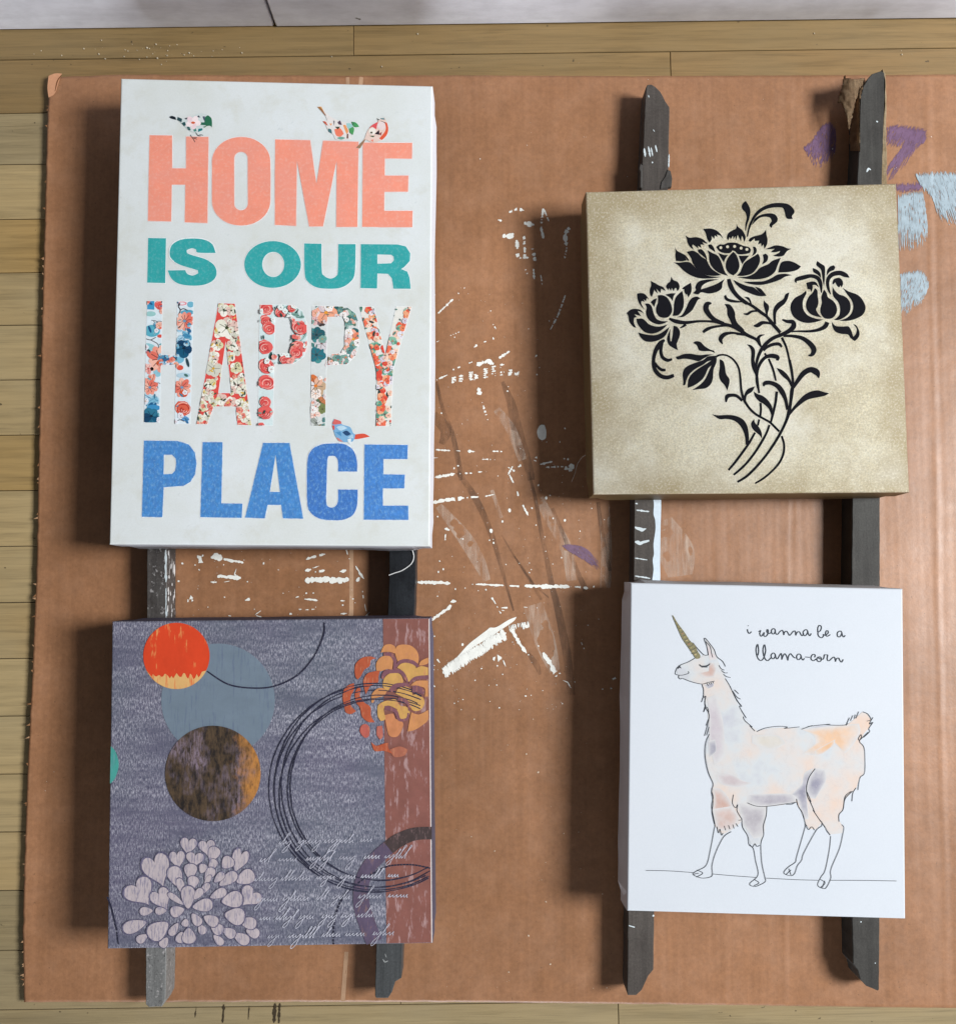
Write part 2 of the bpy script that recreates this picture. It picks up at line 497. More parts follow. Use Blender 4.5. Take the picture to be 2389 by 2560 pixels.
def cardboard_mat():
    m, nt, bs = mat_new('kraft_cardboard')
    n = noise(nt, coords(nt, (1, 1, 1)), 7, 5, 0.6)
    c = mix(nt, ramp(nt, n, [(0.3, 0.0), (0.7, 1.0)]), (0.29, 0.136, 0.064), (0.365, 0.176, 0.088))
    n2 = noise(nt, coords(nt, (1, 1, 1), (3, 3, 0)), 260, 4, 0.7)
    c = mix(nt, 1.0, c, ramp(nt, n2, [(0.28, 0.84), (0.72, 1.10)]), 'MULTIPLY')
    n3 = noise(nt, coords(nt, (240, 6, 1), (1, 3, 0)), 1, 3, 0.6)
    c = mix(nt, 1.0, c, ramp(nt, n3, [(0.3, 0.94), (0.7, 1.05)]), 'MULTIPLY')
    n4 = noise(nt, coords(nt, (1, 1, 1), (6, 3, 0)), 34, 4, 0.7)
    c = mix(nt, math_(nt, 'MULTIPLY', ramp(nt, n4, [(0.48, 0.0), (0.70, 1.0)]), 0.28), c, (0.41, 0.215, 0.12))
    n6 = noise(nt, coords(nt, (1, 1, 1), (2, 9, 0)), 95, 3, 0.6)
    c = mix(nt, 1.0, c, ramp(nt, n6, [(0.3, 0.93), (0.7, 1.05)]), 'MULTIPLY')
    n9 = noise(nt, coords(nt, (1, 1, 1), (8, 13, 0)), 3.2, 5, 0.65)
    c = mix(nt, 1.0, c, ramp(nt, n9, [(0.32, 0.84), (0.66, 1.08)]), 'MULTIPLY')
    n5 = noise(nt, coords(nt, (1, 1, 1), (8, 3, 0)), 420, 1, 0.5)
    c = mix(nt, ramp(nt, n5, [(0.22, 0.8), (0.25, 0.0)]), c, (0.16, 0.085, 0.045))
    ln(nt, c, bs.inputs['Base Color'])
    ln(nt, ramp(nt, n4, [(0.3, 0.40), (0.7, 0.50)]), bs.inputs['Roughness'])
    bs.inputs['Specular IOR Level'].default_value = 0.5
    pv = bump(nt, bs, n2, 0.3, 0.0004)
    w = nt.nodes.new('ShaderNodeTexWave'); w.wave_type = 'BANDS'; w.bands_direction = 'X'
    w.inputs['Scale'].default_value = 40; w.inputs['Distortion'].default_value = 1.5; w.inputs['Detail'].default_value = 2; w.inputs['Detail Scale'].default_value = 0.6
    ln(nt, coords(nt, (1, 0.04, 1)), w.inputs['Vector'])
    bump(nt, bs, math_(nt, 'MULTIPLY', w.outputs['Fac'], n4), 0.07, 0.0006, pv)
    return m
M_CARD = cardboard_mat()
me = bpy.data.meshes.new('corrugated_board'); me.from_pydata([v - CB for v in V], [], Fc)
me.polygons.foreach_set('use_smooth', [True] * len(me.polygons))
link('corrugated_board', me, M_CARD, cb)

class Mark(Print):
    """paint lying on the cardboard, following its height"""
    def build(self, name, mat, parent, kind=None):
        return Print.build(self, name, mat, parent, kind)
ZM = ZC + 0.0003
def drape(pr, extra=0.00012):
    out = []
    for v in pr.V:
        # photo pixel of this point, to look the sheet's height up
        d = v - Vector((0, 0, CAM_H))
        cy, cz = d.y * CS + d.z * SN, -d.y * SN + d.z * CS
        u, w = CX + F_PX * d.x / -cz, CY - F_PX * cy / -cz
        z = ZC + card_h(u, w) + extra + (v.z - pr.z)
        out.append(Vector((v.x, v.y, z)))
    pr.V = out
C7, C8, C9 = T(1060, 480, 2.762), T(1060, 1180, 3.313), T(420, 1360, 2.728)
Z2 = T(1189, 0, 1.5458)
W_ = (240, 240, 234)
M_WHITE = ink_mat('white_paint', 0.10, (200, 200, 1), 0.4, spec=0.4)
rw = random.Random(11)
sp = Print(ZM, 1.0)
def jag(t, pts, w, jit=.5, step=14, color=W_, pr=None, skip=0.0):
    """ragged dry stroke through pts"""
    pr = pr or sp
    c = []
    for a, b in zip(pts[:-1], pts[1:]):
        k = max(2, int(math.hypot(b[0] - a[0], b[1] - a[1]) / step))
        for q in range(k): c.append((a[0] + (b[0] - a[0]) * q / k, a[1] + (b[1] - a[1]) * q / k))
    c.append(pts[-1])
    run = []
    for i, p in enumerate(c):
        e = min(i, len(c) - 1 - i)
        ww = w * (1 + jit * (rw.random() * 2 - 1)) * min(1, 0.35 + e * .4)
        if rw.random() < skip:
            if len(run) > 1: pr.stroke(t, run, color, per=2)
            run = []
        else:
            run.append((p[0] + rw.uniform(-1, 1) * w * .1, p[1] + rw.uniform(-1, 1) * w * .12, ww))
    if len(run) > 1: pr.stroke(t, run, color, per=2)
def dots(t, x0, y0, x1, y1, n, r0, r1, color=W_, pr=None):
    for _ in range(int(n * .6)):
        x, y, r = rw.uniform(x0, x1), rw.uniform(y0, y1), r0 + (r1 - r0) * rw.random() ** 3
        (pr or sp).poly(t, ellipse(x, y, r * rw.uniform(.7, 1.5), r, 9, rw.random() * 3, .35, rw.random()), color)
# upper scuffs
for pts, w, sk in (([(585, 140), (640, 115), (690, 125)], 14, .3), ([(510, 190), (535, 195)], 14, .2), ([(690, 215), (760, 225)], 26, .25), ([(530, 305), (620, 300)], 26, .2),
                   ([(640, 330), (645, 450)], 20, .2), ([(690, 300), (695, 460)], 14, .4), ([(745, 370), (765, 480)], 18, .3), ([(640, 455), (720, 450)], 12, .3),
                   ([(822, 110), (805, 240), (825, 320)], 14, .15), ([(825, 110), (860, 200)], 8, .3), ([(1000, 240), (970, 300), (985, 370)], 22, .15), ([(985, 380), (965, 480)], 14, .45),
                   ([(755, 530), (760, 600)], 14, .1), ([(695, 520), (715, 570)], 8, .4), ([(805, 570), (815, 640)], 8, .4), ([(975, 710), (920, 860), (870, 950)], 10, .2), ([(910, 870), (860, 890)], 14, .4),
                   ([(95, 838), (200, 738)], 11, .0), ([(225, 710), (285, 655)], 8, .35), ([(160, 1000), (255, 960)], 6, .4), ([(85, 1035), (105, 1025)], 7, 0),
                   ([(345, 1070), (385, 1040)], 14, .2), ([(410, 1035), (430, 1030)], 10, .1), ([(475, 1000), (480, 1030)], 14, .2), ([(475, 910), (495, 945)], 8, .2),
                   ([(180, 1235), (360, 1160)], 8, .45), ([(360, 1195), (440, 1165), (480, 1190)], 22, .05), ([(515, 1145), (590, 1100)], 14, 0),
                   ([(85, 1298), (160, 1262)], 9, .2), ([(80, 1780), (180, 1785)], 9, 0), ([(220, 1785), (255, 1790)], 9, .1), ([(300, 1790), (350, 1792)], 14, .1), ([(470, 1790), (545, 1792)], 9, .3),
                   ([(400, 1845), (490, 1848)], 7, .3), ([(60, 1835), (95, 1835)], 5, 0), ([(80, 1970), (210, 1945)], 16, .05), ([(245, 1945), (330, 1940)], 10, .2), ([(360, 1935), (400, 1932)], 6, .2),
                   ([(580, 1950), (610, 1895)], 12, .1), ([(580, 1900), (630, 1930)], 10, .2), ([(650, 1900), (670, 1885)], 18, 0), ([(760, 1870), (780, 1820)], 14, .4),
                   ([(800, 1880), (885, 1862)], 12, .1), ([(840, 1900), (960, 1895)], 10, .3), ([(970, 1910), (1020, 1890), (1000, 1930)], 26, .1), ([(960, 1840), (1000, 1845)], 16, .2),
                   ([(375, 1350), (385, 1400)], 24, .35), ([(400, 1450), (440, 1575)], 12, .45), ([(765, 1140), (778, 1125)], 12, 0)):
    jag(C7, pts, w, .6, 6, skip=sk * .8)
for cx, h in ((205, 40), (255, 45), (325, 60), (360, 40), (425, 70), (480, 80), (540, 85), (595, 40), (640, 20)):
    for k in range(5):
        jag(C7, [(cx - 16, 1290 - h + k * h / 5 - cx * .13 + 60), (cx + 14, 1285 - h + k * h / 5 - cx * .13 + 60)], 11, .6, 6, skip=.12)
sp.blob(C7, [(780, 1650), (800, 1610), (830, 1608), (842, 1650), (838, 1700), (812, 1715), (788, 1695)], W_)
dots(C7, 60, 640, 1000, 1950, 110, 1.2, 6)
# long dashes and the lower area
for pts, w, sk in (([(90, 45), (240, 20)], 16, .05), ([(70, 255), (160, 235), (330, 215)], 26, .06), ([(350, 212), (450, 205)], 14, .15), ([(480, 208), (580, 185)], 9, .25),
                   ([(0, 912), (140, 915), (215, 925)], 24, 0), ([(425, 930), (660, 940)], 16, .03), ([(705, 942), (800, 948)], 16, .05), ([(830, 945), (1010, 945)], 22, 0), ([(960, 948), (1205, 950)], 28, 0),
                   ([(1245, 950), (1370, 965)], 16, .08), ([(1090, 910), (1150, 905)], 10, .2), ([(640, 1125), (715, 1125)], 14, .05), ([(640, 1145), (665, 1150)], 8, 0), ([(825, 1120), (855, 1122)], 8, .1),
                   ([(60, 1230), (130, 1175), (200, 1130), (250, 1060)], 22, .05), ([(215, 1075), (265, 1070)], 20, 0), ([(500, 960), (560, 1040), (615, 1135)], 12, .25), ([(620, 1150), (680, 1230)], 12, .5),
                   ([(720, 1290), (770, 1390), (845, 1500)], 26, .02), ([(845, 1240), (855, 1310)], 30, .3), ([(985, 1500), (1040, 1580), (1100, 1695)], 36, .12), ([(935, 1410), (950, 1450)], 16, .4),
                   ([(1150, 1725), (1190, 1745), (1215, 1790)], 7, .1), ([(1450, 1780), (1560, 1720), (1610, 1690)], 14, .45), ([(1470, 1800), (1590, 1790)], 14, .4), ([(1300, 1410), (1335, 1490)], 7, .3),
                   ([(170, 470), (210, 480)], 24, .1), ([(180, 490), (165, 640)], 9, .4), ([(250, 485), (290, 500)], 14, .3), ([(700, 10), (740, 90)], 12, .3), ([(770, 160), (780, 210)], 16, .15),
                   ([(800, 240), (860, 360)], 15, .2), ([(90, 1530), (130, 1580)], 12, .3), ([(60, 1750), (100, 1790)], 8, .2), ([(1120, 1440), (1150, 1470)], 18, .5), ([(570, 1545), (640, 1540)], 46, .1), ([(580, 1590), (610, 1610)], 22, .2), ([(655, 1560), (675, 1610)], 12, 0)):
    jag(C8, pts, w, .45, 12, skip=sk)
for x, y, r in ((707, 318, 14), (555, 487, 16), (1010, 215, 12), (158, 805, 8), (118, 828, 8), (318, 1430, 11), (575, 587, 8), (648, 410, 9), (1165, 400, 10), (1290, 490, 5), (258, 970, 7)):
    sp.poly(C8, ellipse(x, y, r * .85, r * 1.15, 12, 0, .2, x), W_)
dots(C8, 70, 20, 1500, 1500, 190, 1.5, 7); dots(C8, 60, 1500, 1250, 1980, 90, 1.5, 7)
# between the two canvases on the left
for pts, w, sk in (([(210, 50), (220, 130), (240, 130)], 26, .3), ([(180, 140), (215, 180)], 14, .5), ([(290, 90), (330, 85), (370, 100)], 36, .0), ([(350, 95), (420, 112), (515, 127)], 16, .02),
                   ([(335, 218), (400, 225), (495, 232)], 26, 0), ([(450, 215), (465, 168)], 7, 0), ([(290, 260), (350, 262)], 9, .3), ([(380, 260), (420, 253)], 5, 0),
                   ([(940, 105), (1000, 85), (1070, 68)], 14, .05), ([(935, 185), (975, 172)], 18, 0), ([(1000, 190), (1070, 180)], 16, .1), ([(985, 165), (1030, 150)], 6, .2), ([(1215, 40), (1225, 75)], 14, 0),
                   ([(935, 248), (1020, 245), (1080, 240), (1150, 248), (1230, 245)], 34, 0), ([(1170, 190), (1215, 178)], 22, 0), ([(1280, 150), (1305, 195), (1335, 238)], 13, 0), ([(1285, 255), (1300, 230)], 24, 0),
                   ([(525, 385), (575, 368)], 18, .1), ([(60, 380), (120, 350), (170, 370)], 24, .4), ([(110, 390), (170, 385)], 20, .4), ([(870, 365), (930, 345)], 8, .4), ([(930, 375), (1020, 385)], 13, .1), ([(985, 335), (1015, 335)], 10, .3),
                   ([(1175, 388), (1205, 388)], 9, 0), ([(1175, 477), (1220, 475)], 12, 0), ([(580, 482), (650, 505)], 8, .1), ([(590, 485), (640, 450)], 5, .3), ([(410, 490), (430, 492)], 9, 0), ([(890, 445), (910, 445)], 9, 0), ([(935, 450), (1000, 445)], 6, .2),
                   ([(835, 460), (840, 515)], 18, .45), ([(780, 480), (785, 515)], 14, .45), ([(1325, 320), (1335, 400)], 7, .3), ([(1340, 410), (1360, 500)], 5, .1), ([(1330, 505), (1375, 465)], 4, 0),
                   ([(1700, 262), (1780, 262), (1855, 268)], 20, 0), ([(1800, 520), (1855, 480)], 14, .2)):
    jag(C9, pts, w, .4, 10, skip=sk)
dots(C9, 70, 50, 1350, 510, 70, 1.5, 7)
dots(Z2, 10, 300, 1850, 700, 30, .6, 2.0); dots(Z2, 1250, 480, 1800, 700, 14, .8, 2.4); dots(T(0, 1900, 1.5458), 120, 20, 400, 500, 8, .8, 2)
dots(T(1060, 1700, 1), 30, 0, 480, 780, 90, .5, 2.2, (205, 185, 165))
drape(sp)
sp.build('paint_splatter', M_WHITE, cb, 'stuff')
# the wide dry brush mark
bmk = Print(ZM, 1.0)
bmk.blob(C8, [(205, 1600), (280, 1525), (360, 1435), (440, 1370), (520, 1310), (545, 1290), (600, 1285), (700, 1225), (765, 1200), (745, 1232), (690, 1272), (620, 1318), (560, 1362), (440, 1430), (340, 1500), (260, 1560)], W_)
for k in range(120):
    t = rw.random(); x = 200 + 420 * t + rw.uniform(-14, 14); y = 1590 - 250 * t
    jag(C8, [(x, y - 10), (x + 18, y + rw.uniform(30, 60))], rw.uniform(3, 8), .6, 8, pr=bmk)
for k in range(330):
    t = rw.random(); x = 165 + 500 * t; y = 1672 - 318 * t; q = rw.random()
    jag(C8, [(x - 16, y - 62 + 50 * q), (x + 4, y - 18 + 30 * q), (x + rw.uniform(6, 20), y + rw.uniform(-10, 42))], rw.uniform(6, 15), .6, 7, pr=bmk)
for k in range(26):
    x = rw.uniform(700, 860); y = 1300 - (x - 700) * .2
    jag(C8, [(x, y - 30), (x + 10, y + rw.uniform(0, 30))], rw.uniform(4, 10), .6, 8, pr=bmk)
drape(bmk); bmk.build('brush_mark', M_WHITE, cb)
# purple and pale blue dabs
def patch(t, pts, color, fr=24, dirv=(0.2, 1)):
    """dry brush dab: many bristle lines along dirv inside the outline"""
    p = Print(ZM, 1.0)
    l = math.hypot(*dirv); d = (dirv[0] / l, dirv[1] / l); nn = (-d[1], d[0])
    o = smooth_closed(pts, 80)
    loc = [(q[0] * nn[0] + q[1] * nn[1], q[0] * d[0] + q[1] * d[1]) for q in o]
    a = min(q[0] for q in loc)
    den = rw.random()
    while a < max(q[0] for q in loc):
        den = min(1, max(0.25, den + rw.uniform(-.28, .28)))
        xs = sorted(loc[k - 1][1] + (loc[k][1] - loc[k - 1][1]) * (a - loc[k - 1][0]) / (loc[k][0] - loc[k - 1][0]) for k in range(len(loc)) if (loc[k - 1][0] > a) != (loc[k][0] > a))
        for x0, x1 in zip(xs[::2], xs[1::2]):
            b = x0 + rw.uniform(-9, 9)
            end = x1 + rw.uniform(-.32, .10) * (x1 - x0)
            while b < end:
                e = min(end, b + rw.uniform(14, 70) * (0.4 + den))
                w = rw.uniform(1.2, 3.4)
                mid = (b + e) / 2
                p.stroke(t, [(a * nn[0] + y * d[0] + rw.uniform(-.4, .4), a * nn[1] + y * d[1], ww) for y, ww in ((b, .4), (mid, w), (e, .3))], color, 0, per=2)
                if e >= end: break
                b = e + (rw.uniform(0, 14) if rw.random() > den else -6)
        a += rw.uniform(.9, 1.7)
    drape(p, 0.00012); return p
M_DAB = ink_mat('dry_dab_paint', 0.2, (120, 120, 1), 0.5)
PU, PB = (116, 88, 116), (160, 176, 186)
for t, pts, c, dv in ((Z2, [(1265, 572), (1300, 540), (1345, 478), (1388, 495), (1384, 600), (1320, 636), (1290, 610)], PU, (-.2, 1)),
                      (Z2, [(1588, 492), (1640, 485), (1738, 500), (1735, 545), (1690, 592), (1660, 632), (1600, 690), (1590, 648), (1652, 562), (1588, 562)], PU, (-.5, 1)),
                      (Z2, [(1625, 712), (1720, 704), (1722, 735), (1660, 742), (1628, 738)], PU, (0, 1)),
                      (Z2, [(1698, 672), (1840, 668), (1950, 690), (1950, 840), (1810, 852), (1765, 770), (1722, 722)], PB, (.3, 1)),
                      (Z2, [(1632, 752), (1728, 742), (1746, 900), (1700, 945), (1632, 952)], PB, (0, 1)),
                      (Z2, [(1640, 1062), (1718, 1050), (1750, 1100), (1722, 1165), (1680, 1190), (1640, 1230)], PB, (-.2, 1)),
                      (C8, [(1140, 610), (1200, 600), (1320, 622), (1400, 690), (1450, 770), (1420, 805), (1335, 740), (1230, 680)], (122, 96, 118), (.5, .4))):
    patch(t, pts, c, 24, dv).build('paint_patch', M_DAB, cb)
# dark drag marks
M_DRAG = paint_mat('dark_drag_mark', (0.15, 0.085, 0.055), 0.2, 80, 0.4, 0.5, [(0.36, 0.05), (0.68, 0.6)], (70, 14, 1))
M_SCUFF = paint_mat('pale_scuff', (0.72, 0.56, 0.45), 0.2, 80, 0.6, 0.2, [(0.36, 0.0), (0.70, 0.62)], (160, 18, 1))
for pts in ([(280, 0, 40), (420, 210, 55), (520, 420, 50), (600, 650, 40), (650, 830, 30), (740, 1150, 14)], [(865, 0, 20), (920, 220, 30), (960, 450, 34), (1010, 700, 40), (1060, 950, 48), (1110, 1150, 60), (1180, 1500, 70), (1220, 1850, 60)],
            [(1060, 300, 30), (1170, 560, 34), (1270, 830, 40), (1340, 980, 50)], [(1440, 250, 30), (1480, 560, 40), (1540, 820, 30)], [(750, 700, 10), (880, 900, 30), (970, 1060, 20)], [(860, 1500, 30), (930, 1600, 50), (960, 1680, 20)],
            [(640, 520, 10), (760, 720, 16), (900, 920, 14), (1030, 1040, 10)]):
    p = Print(ZM, 1.0); p.stroke(C8, pts, (90, 60, 40)); drape(p, .00006); p.build('drag_mark', M_DRAG, cb)
for pts in ([(85, 1310, 20), (130, 1500, 26), (200, 1690, 34), (260, 1990, 40)], [(540, 1310, 24), (600, 1460, 60), (650, 1680, 80), (720, 1900, 60), (740, 1990, 50)], [(60, 1540, 70), (150, 1640, 80), (120, 1740, 40)]):
    p = Print(ZM, 1.0); p.stroke(C7, pts, (90, 60, 40)); drape(p, .00006); p.build('drag_mark', M_DRAG, cb)
for t, pts in ((C8, [(120, 280, 60), (330, 540, 120), (450, 740, 110), (520, 900, 60)]), (C8, [(950, 220, 80), (1060, 420, 90), (1180, 640, 100), (1220, 900, 80)]), (C8, [(1490, 280, 90), (1510, 640, 90), (1500, 960, 90)]), (C8, [(900, 1100, 160), (1000, 1400, 170), (1080, 1650, 90)]),
               (C7, [(500, 1500, 50), (600, 1640, 70), (680, 1850, 60)]), (C8, [(560, 150, 30), (640, 380, 30)]),
               (None, [(1660, 1300, 40), (1690, 1380, 90), (1700, 1440, 60)])):
    p = Print(ZM, 1.0); p.stroke(t, pts, (180, 150, 130)); drape(p, .00004); p.build('scuff_mark', M_SCUFF, cb)
# worn pale fold lines and torn fibres
M_FOLD = paint_mat('worn_fold', (0.47, 0.29, 0.18), 0.2, 60, 0.6, 0.2)
for pts in ([(869, 192, 9), (878, 1372, 10), (876, 1545, 12)], [(866, 2380, 10), (857, 2503, 11)], [(903, 192, 10), (901, 215, 10)]):
    p = Print(ZM, 1.0); p.stroke(None, pts, (190, 140, 100), per=30); drape(p, .00008); p.build('fold_line', M_FOLD, cb)
fib = Print(ZM, 1.0)
for k in range(45):
    y = rw.uniform(200, 2500)
    x = interp(LEFT, y)
    l = 1 + 8 * rw.random() ** 3
    c = rw.choice([(165, 120, 82), (150, 105, 70), (185, 145, 110)])
    fib.poly(None, [(x + 3, y - rw.uniform(1, 4)), (x - l, y + rw.uniform(-5, 5)), (x + 3, y + rw.uniform(1, 4))], c)
fib.blob(None, [(124, 192), (140, 186), (157, 186), (150, 205), (140, 235), (124, 246), (121, 222)], (205, 150, 115))
fib.stroke(None, [(140, 230, 1.5), (146, 205, 3), (156, 190, 1.5)], (120, 75, 45), 3)
drape(fib, 0.0024); fib.build('torn_edge_fibre', ink_mat('paper_fibre', 0.15, (200, 200, 1), 0.8), cb, 'stuff')

# ------------------------------------------------------------------ rails
ZR0, ZR1 = 0.0062, 0.0345
def rail_mat(name, c1, c2, sc=40, rough=0.5, split=None, spec=0.25, pit=0.0):
    m, nt, bs = mat_new(name)
    n = noise(nt, coords(nt, (1, 1, 1)), sc, 5, 0.65)
    f = ramp(nt, n, [(0.38, 0.0), (0.66, 1.0)])
    c = mix(nt, f, c1, c2)
    if split:   # a second coat of paint over part of the length
        tc = nt.nodes.new('ShaderNodeTexCoord'); sx = nt.nodes.new('ShaderNodeSeparateXYZ'); ln(nt, tc.outputs['Object'], sx.inputs[0])
        y = math_(nt, 'ADD', sx.outputs[1], math_(nt, 'MULTIPLY', noise(nt, coords(nt, (120, 30, 1)), 1, 3), 0.04))
        k = ramp(nt, math_(nt, 'ADD', math_(nt, 'MULTIPLY', math_(nt, 'SUBTRACT', y, split[0]), 20.0), 0.5), [(0.4, 0.0), (0.6, 1.0)])
        c = mix(nt, k, split[1], c)
    n2 = noise(nt, coords(nt, (1, 1, 1), (5, 1, 2)), 500, 3, 0.7)
    c = mix(nt, 1.0, c, ramp(nt, n2, [(0.3, 0.78), (0.7, 1.15)]), 'MULTIPLY')
    n7 = noise(nt, coords(nt, (260, 9, 60), (5, 8, 2)), 1, 5, 0.7)
    c = mix(nt, 1.0, c, ramp(nt, n7, [(0.3, 0.72), (0.55, 1.0), (0.75, 1.22)]), 'MULTIPLY')
    if pit:
        n3 = noise(nt, coords(nt, (420, 260, 300), (5, 4, 2)), 1, 3, 0.6)
        c = mix(nt, ramp(nt, n3, [(0.30, pit), (0.40, 0.0)]), c, (0.03, 0.028, 0.03))
        n4 = noise(nt, coords(nt, (300, 200, 300), (1, 4, 7)), 1, 3, 0.6)
        c = mix(nt, ramp(nt, n4, [(0.60, 0.0), (0.70, pit)]), c, (0.42, 0.40, 0.40))
    ln(nt, c, bs.inputs['Base Color'])
    bs.inputs['Roughness'].default_value = rough
    bs.inputs['Specular IOR Level'].default_value = spec
    pv = bump(nt, bs, n2, 0.35, 0.0005)
    return m
def prism(outline, z0, z1, off, name, mat, parent, jit=0.0, bev=.0007):
    bm = bmesh.new()
    r = random.Random(len(outline))
    pts = []
    n = len(outline)
    for i in range(n):        # subdivide long edges so they can be a little uneven
        a, b = outline[i], outline[(i + 1) % n]
        k = max(1, int(math.hypot(b[0] - a[0], b[1] - a[1]) / 14))
        for q in range(k):
            t = q / k
            pts.append((a[0] + (b[0] - a[0]) * t + (r.uniform(-jit, jit) if q else 0), a[1] + (b[1] - a[1]) * t + (r.uniform(-jit, jit) if q else 0)))
    w = [P(p[0], p[1], z1) - off for p in pts]
    lo_ = [bm.verts.new(Vector((p.x, p.y, z0 - off.z))) for p in w]
    md = [bm.verts.new(Vector((p.x, p.y, z1 - off.z - bev))) for p in w]
    c = sum((Vector(p) for p in w), Vector()) / len(w)
    m = len(w); ins = []
    for i in range(m):
        a, b = w[i - 1], w[(i + 1) % m]
        d = (b - a); nn = Vector((-d.y, d.x, 0))
        if nn.length: nn.normalize()
        ins.append(nn)
    area = sum(w[i].x * w[(i + 1) % m].y - w[(i + 1) % m].x * w[i].y for i in range(m))
    sg = 1 if area > 0 else -1
    tp = [bm.verts.new(p + ins[i] * sg * bev) for i, p in enumerate(w)]
    order = range(m)
    for i in order:
        j = (i + 1) % m
        for A, B in ((lo_, md), (md, tp)):
            f = [A[i], A[j], B[j], B[i]]
            bm.faces.new(f if sg > 0 else f[::-1])
    bm.faces.new(tp if sg > 0 else tp[::-1]); bm.faces.new(lo_[::-1] if sg > 0 else lo_)
    bmesh.ops.triangulate(bm, faces=[f for f in bm.faces if len(f.verts) > 4])
    me = bpy.data.meshes.new(name); bm.to_mesh(me); bm.free()
    return link(name, me, mat, parent)
RAILS = [
    ('grey brown speckled wooden rail crackled with white paint along its right side', [(372, 230), (367, 1375), (364, 2377), (364, 2512), (372, 2519), (404, 2518), (413, 2500), (415, 2440), (415, 2377), (417, 1375), (422, 230)],
     rail_mat('rail_speckled', (0.060, 0.052, 0.049), (0.10, 0.092, 0.088), 60, 0.5, (P(390, 2000, 0).y - P(390, 1400, 0).y, (0.19, 0.19, 0.187)), pit=0.75)),
    ('black painted rail with grey notched lower end under the lettered and abstract canvases', [(1000, 230), (973, 1375), (972, 1460), (940, 2362), (937, 2490), (940, 2496), (970, 2496), (980, 2480), (988, 2455), (1003, 2446), (1006, 2362), (1038, 1460), (1040, 1375), (1065, 230)],
     rail_mat('rail_black', (0.010, 0.011, 0.014), (0.022, 0.025, 0.030), 30, 0.45, (P(980, 2000, 0).y - P(980, 1400, 0).y, (0.068, 0.072, 0.075)))),
    ('grey taupe rail with a pale blue white paint stripe under the gold and llama canvases', [(1614, 218), (1618, 211), (1628, 210), (1638, 216), (1650, 228), (1656, 238), (1662, 251), (1673, 267), (1671, 400), (1669, 470), (1651, 1250), (1649, 1450), (1635, 2282), (1633, 2425), (1620, 2441), (1604, 2476), (1590, 2489), (1569, 2489), (1567, 2480), (1569, 2282), (1583, 1450), (1585, 1250), (1602, 467)],
     rail_mat('rail_taupe', (0.064, 0.054, 0.048), (0.088, 0.076, 0.068), 20, 0.55)),
    ('dark grey green rail with torn brown paper stuck to its pointed upper end', [(2203, 176), (2210, 182), (2211, 240), (2208, 300), (2204, 450), (2199, 1250), (2199, 1460), (2198, 2301), (2197, 2475), (2194, 2478), (2165, 2466), (2149, 2449), (2143, 2425), (2132, 2410), (2129, 2301), (2128, 1460), (2130, 1250), (2142, 450), (2147, 369), (2148, 305), (2150, 240), (2157, 216), (2169, 195), (2179, 184)],
     rail_mat('rail_green_grey', (0.040, 0.037, 0.034), (0.060, 0.058, 0.053), 24, 0.6))]
rail_objs = []
for label, ol, m in RAILS:
    cx = sum(p[0] for p in ol) / len(ol)
    base = P(cx, 1400, ZR1); base.z = ZR0
    t = thing('wooden_rail', label, 'rail', base, 'painted wooden rails laid on the cardboard')
    prism(ol, ZR0, ZR1, base, 'bar', m, t, 0.5)
    rail_objs.append(t)
# paint on rails
def on_rail(k, items, mat, name='paint_mark', col_=(205, 215, 220)):
    for pts, w, sk in items:
        p = Print(ZR1 + 0.00015, 1.0)
        jag(None, pts, w, .4, 6 if w > 4 else 3, color=col_, pr=p, skip=0)
        if p.F: p.build(name, mat, rail_objs[k])
ps = Print(ZR1 + 0.0002, 1.0)
ps.blob(None, [(1633, 1236), (1634, 1262), (1633, 1285), (1637, 1300), (1638, 1322), (1635, 1345), (1633, 1362), (1634, 1385), (1631, 1400), (1633, 1425), (1630, 1462), (1648.3, 1462), (1649.5, 1400), (1650.5, 1330), (1651, 1236)], (206, 220, 232), 0, 100)
ps.build('paint_stripe', M_WHITE, rail_objs[2])
on_rail(2, [([(1586, 1318), (1604, 1324), (1614, 1322)], 7, 0), ([(1586, 1355), (1600, 1358), (1622, 1352)], 9, 0), ([(1590, 1275), (1622, 1279)], 4, .2), ([(1588, 1258), (1594, 1260)], 5, 0), ([(1586, 1395), (1618, 1400)], 2.5, .1), ([(1586, 1440), (1625, 1446)], 3, .2),
            ([(1610, 370), (1613, 392)], 4, .1), ([(1620, 365), (1625, 392)], 4, .1), ([(1627, 368), (1631, 390)], 3, .2), ([(1638, 362), (1642, 380)], 3, .3), ([(1630, 404), (1631, 407)], 5, 0), ([(1672, 385), (1671, 418)], 3, 0), ([(1651, 460), (1658, 450)], 4, 0), ([(1632, 323), (1636, 329)], 2, 0), ([(1620, 237), (1622, 243)], 3, 0),
            ([(1632, 2288), (1634, 2292)], 7, 0), ([(1571, 2315), (1586, 2318)], 6, .2)], M_WHITE)
on_rail(0, [([(414, 1375), (415, 1420)], 5, .1), ([(414, 1410), (415, 1455)], 6, .05), ([(415, 1470), (415, 1545)], 3, .15), ([(416, 1525), (417, 1540)], 7, 0)], M_WHITE)
on_rail(3, [([(2190, 302), (2194, 304)], 6, 0), ([(2166, 430), (2170, 420), (2176, 424)], 4, 0), ([(2186, 2408), (2188, 2410)], 4, 0), ([(2150, 2305), (2153, 2305)], 4, 0)], M_WHITE)
on_rail(1, [([(956, 2398), (962, 2406), (970, 2403)], 3, .1), ([(962, 2385), (966, 2395)], 2, .1)], M_WHITE, 'paint_mark', (150, 152, 152))
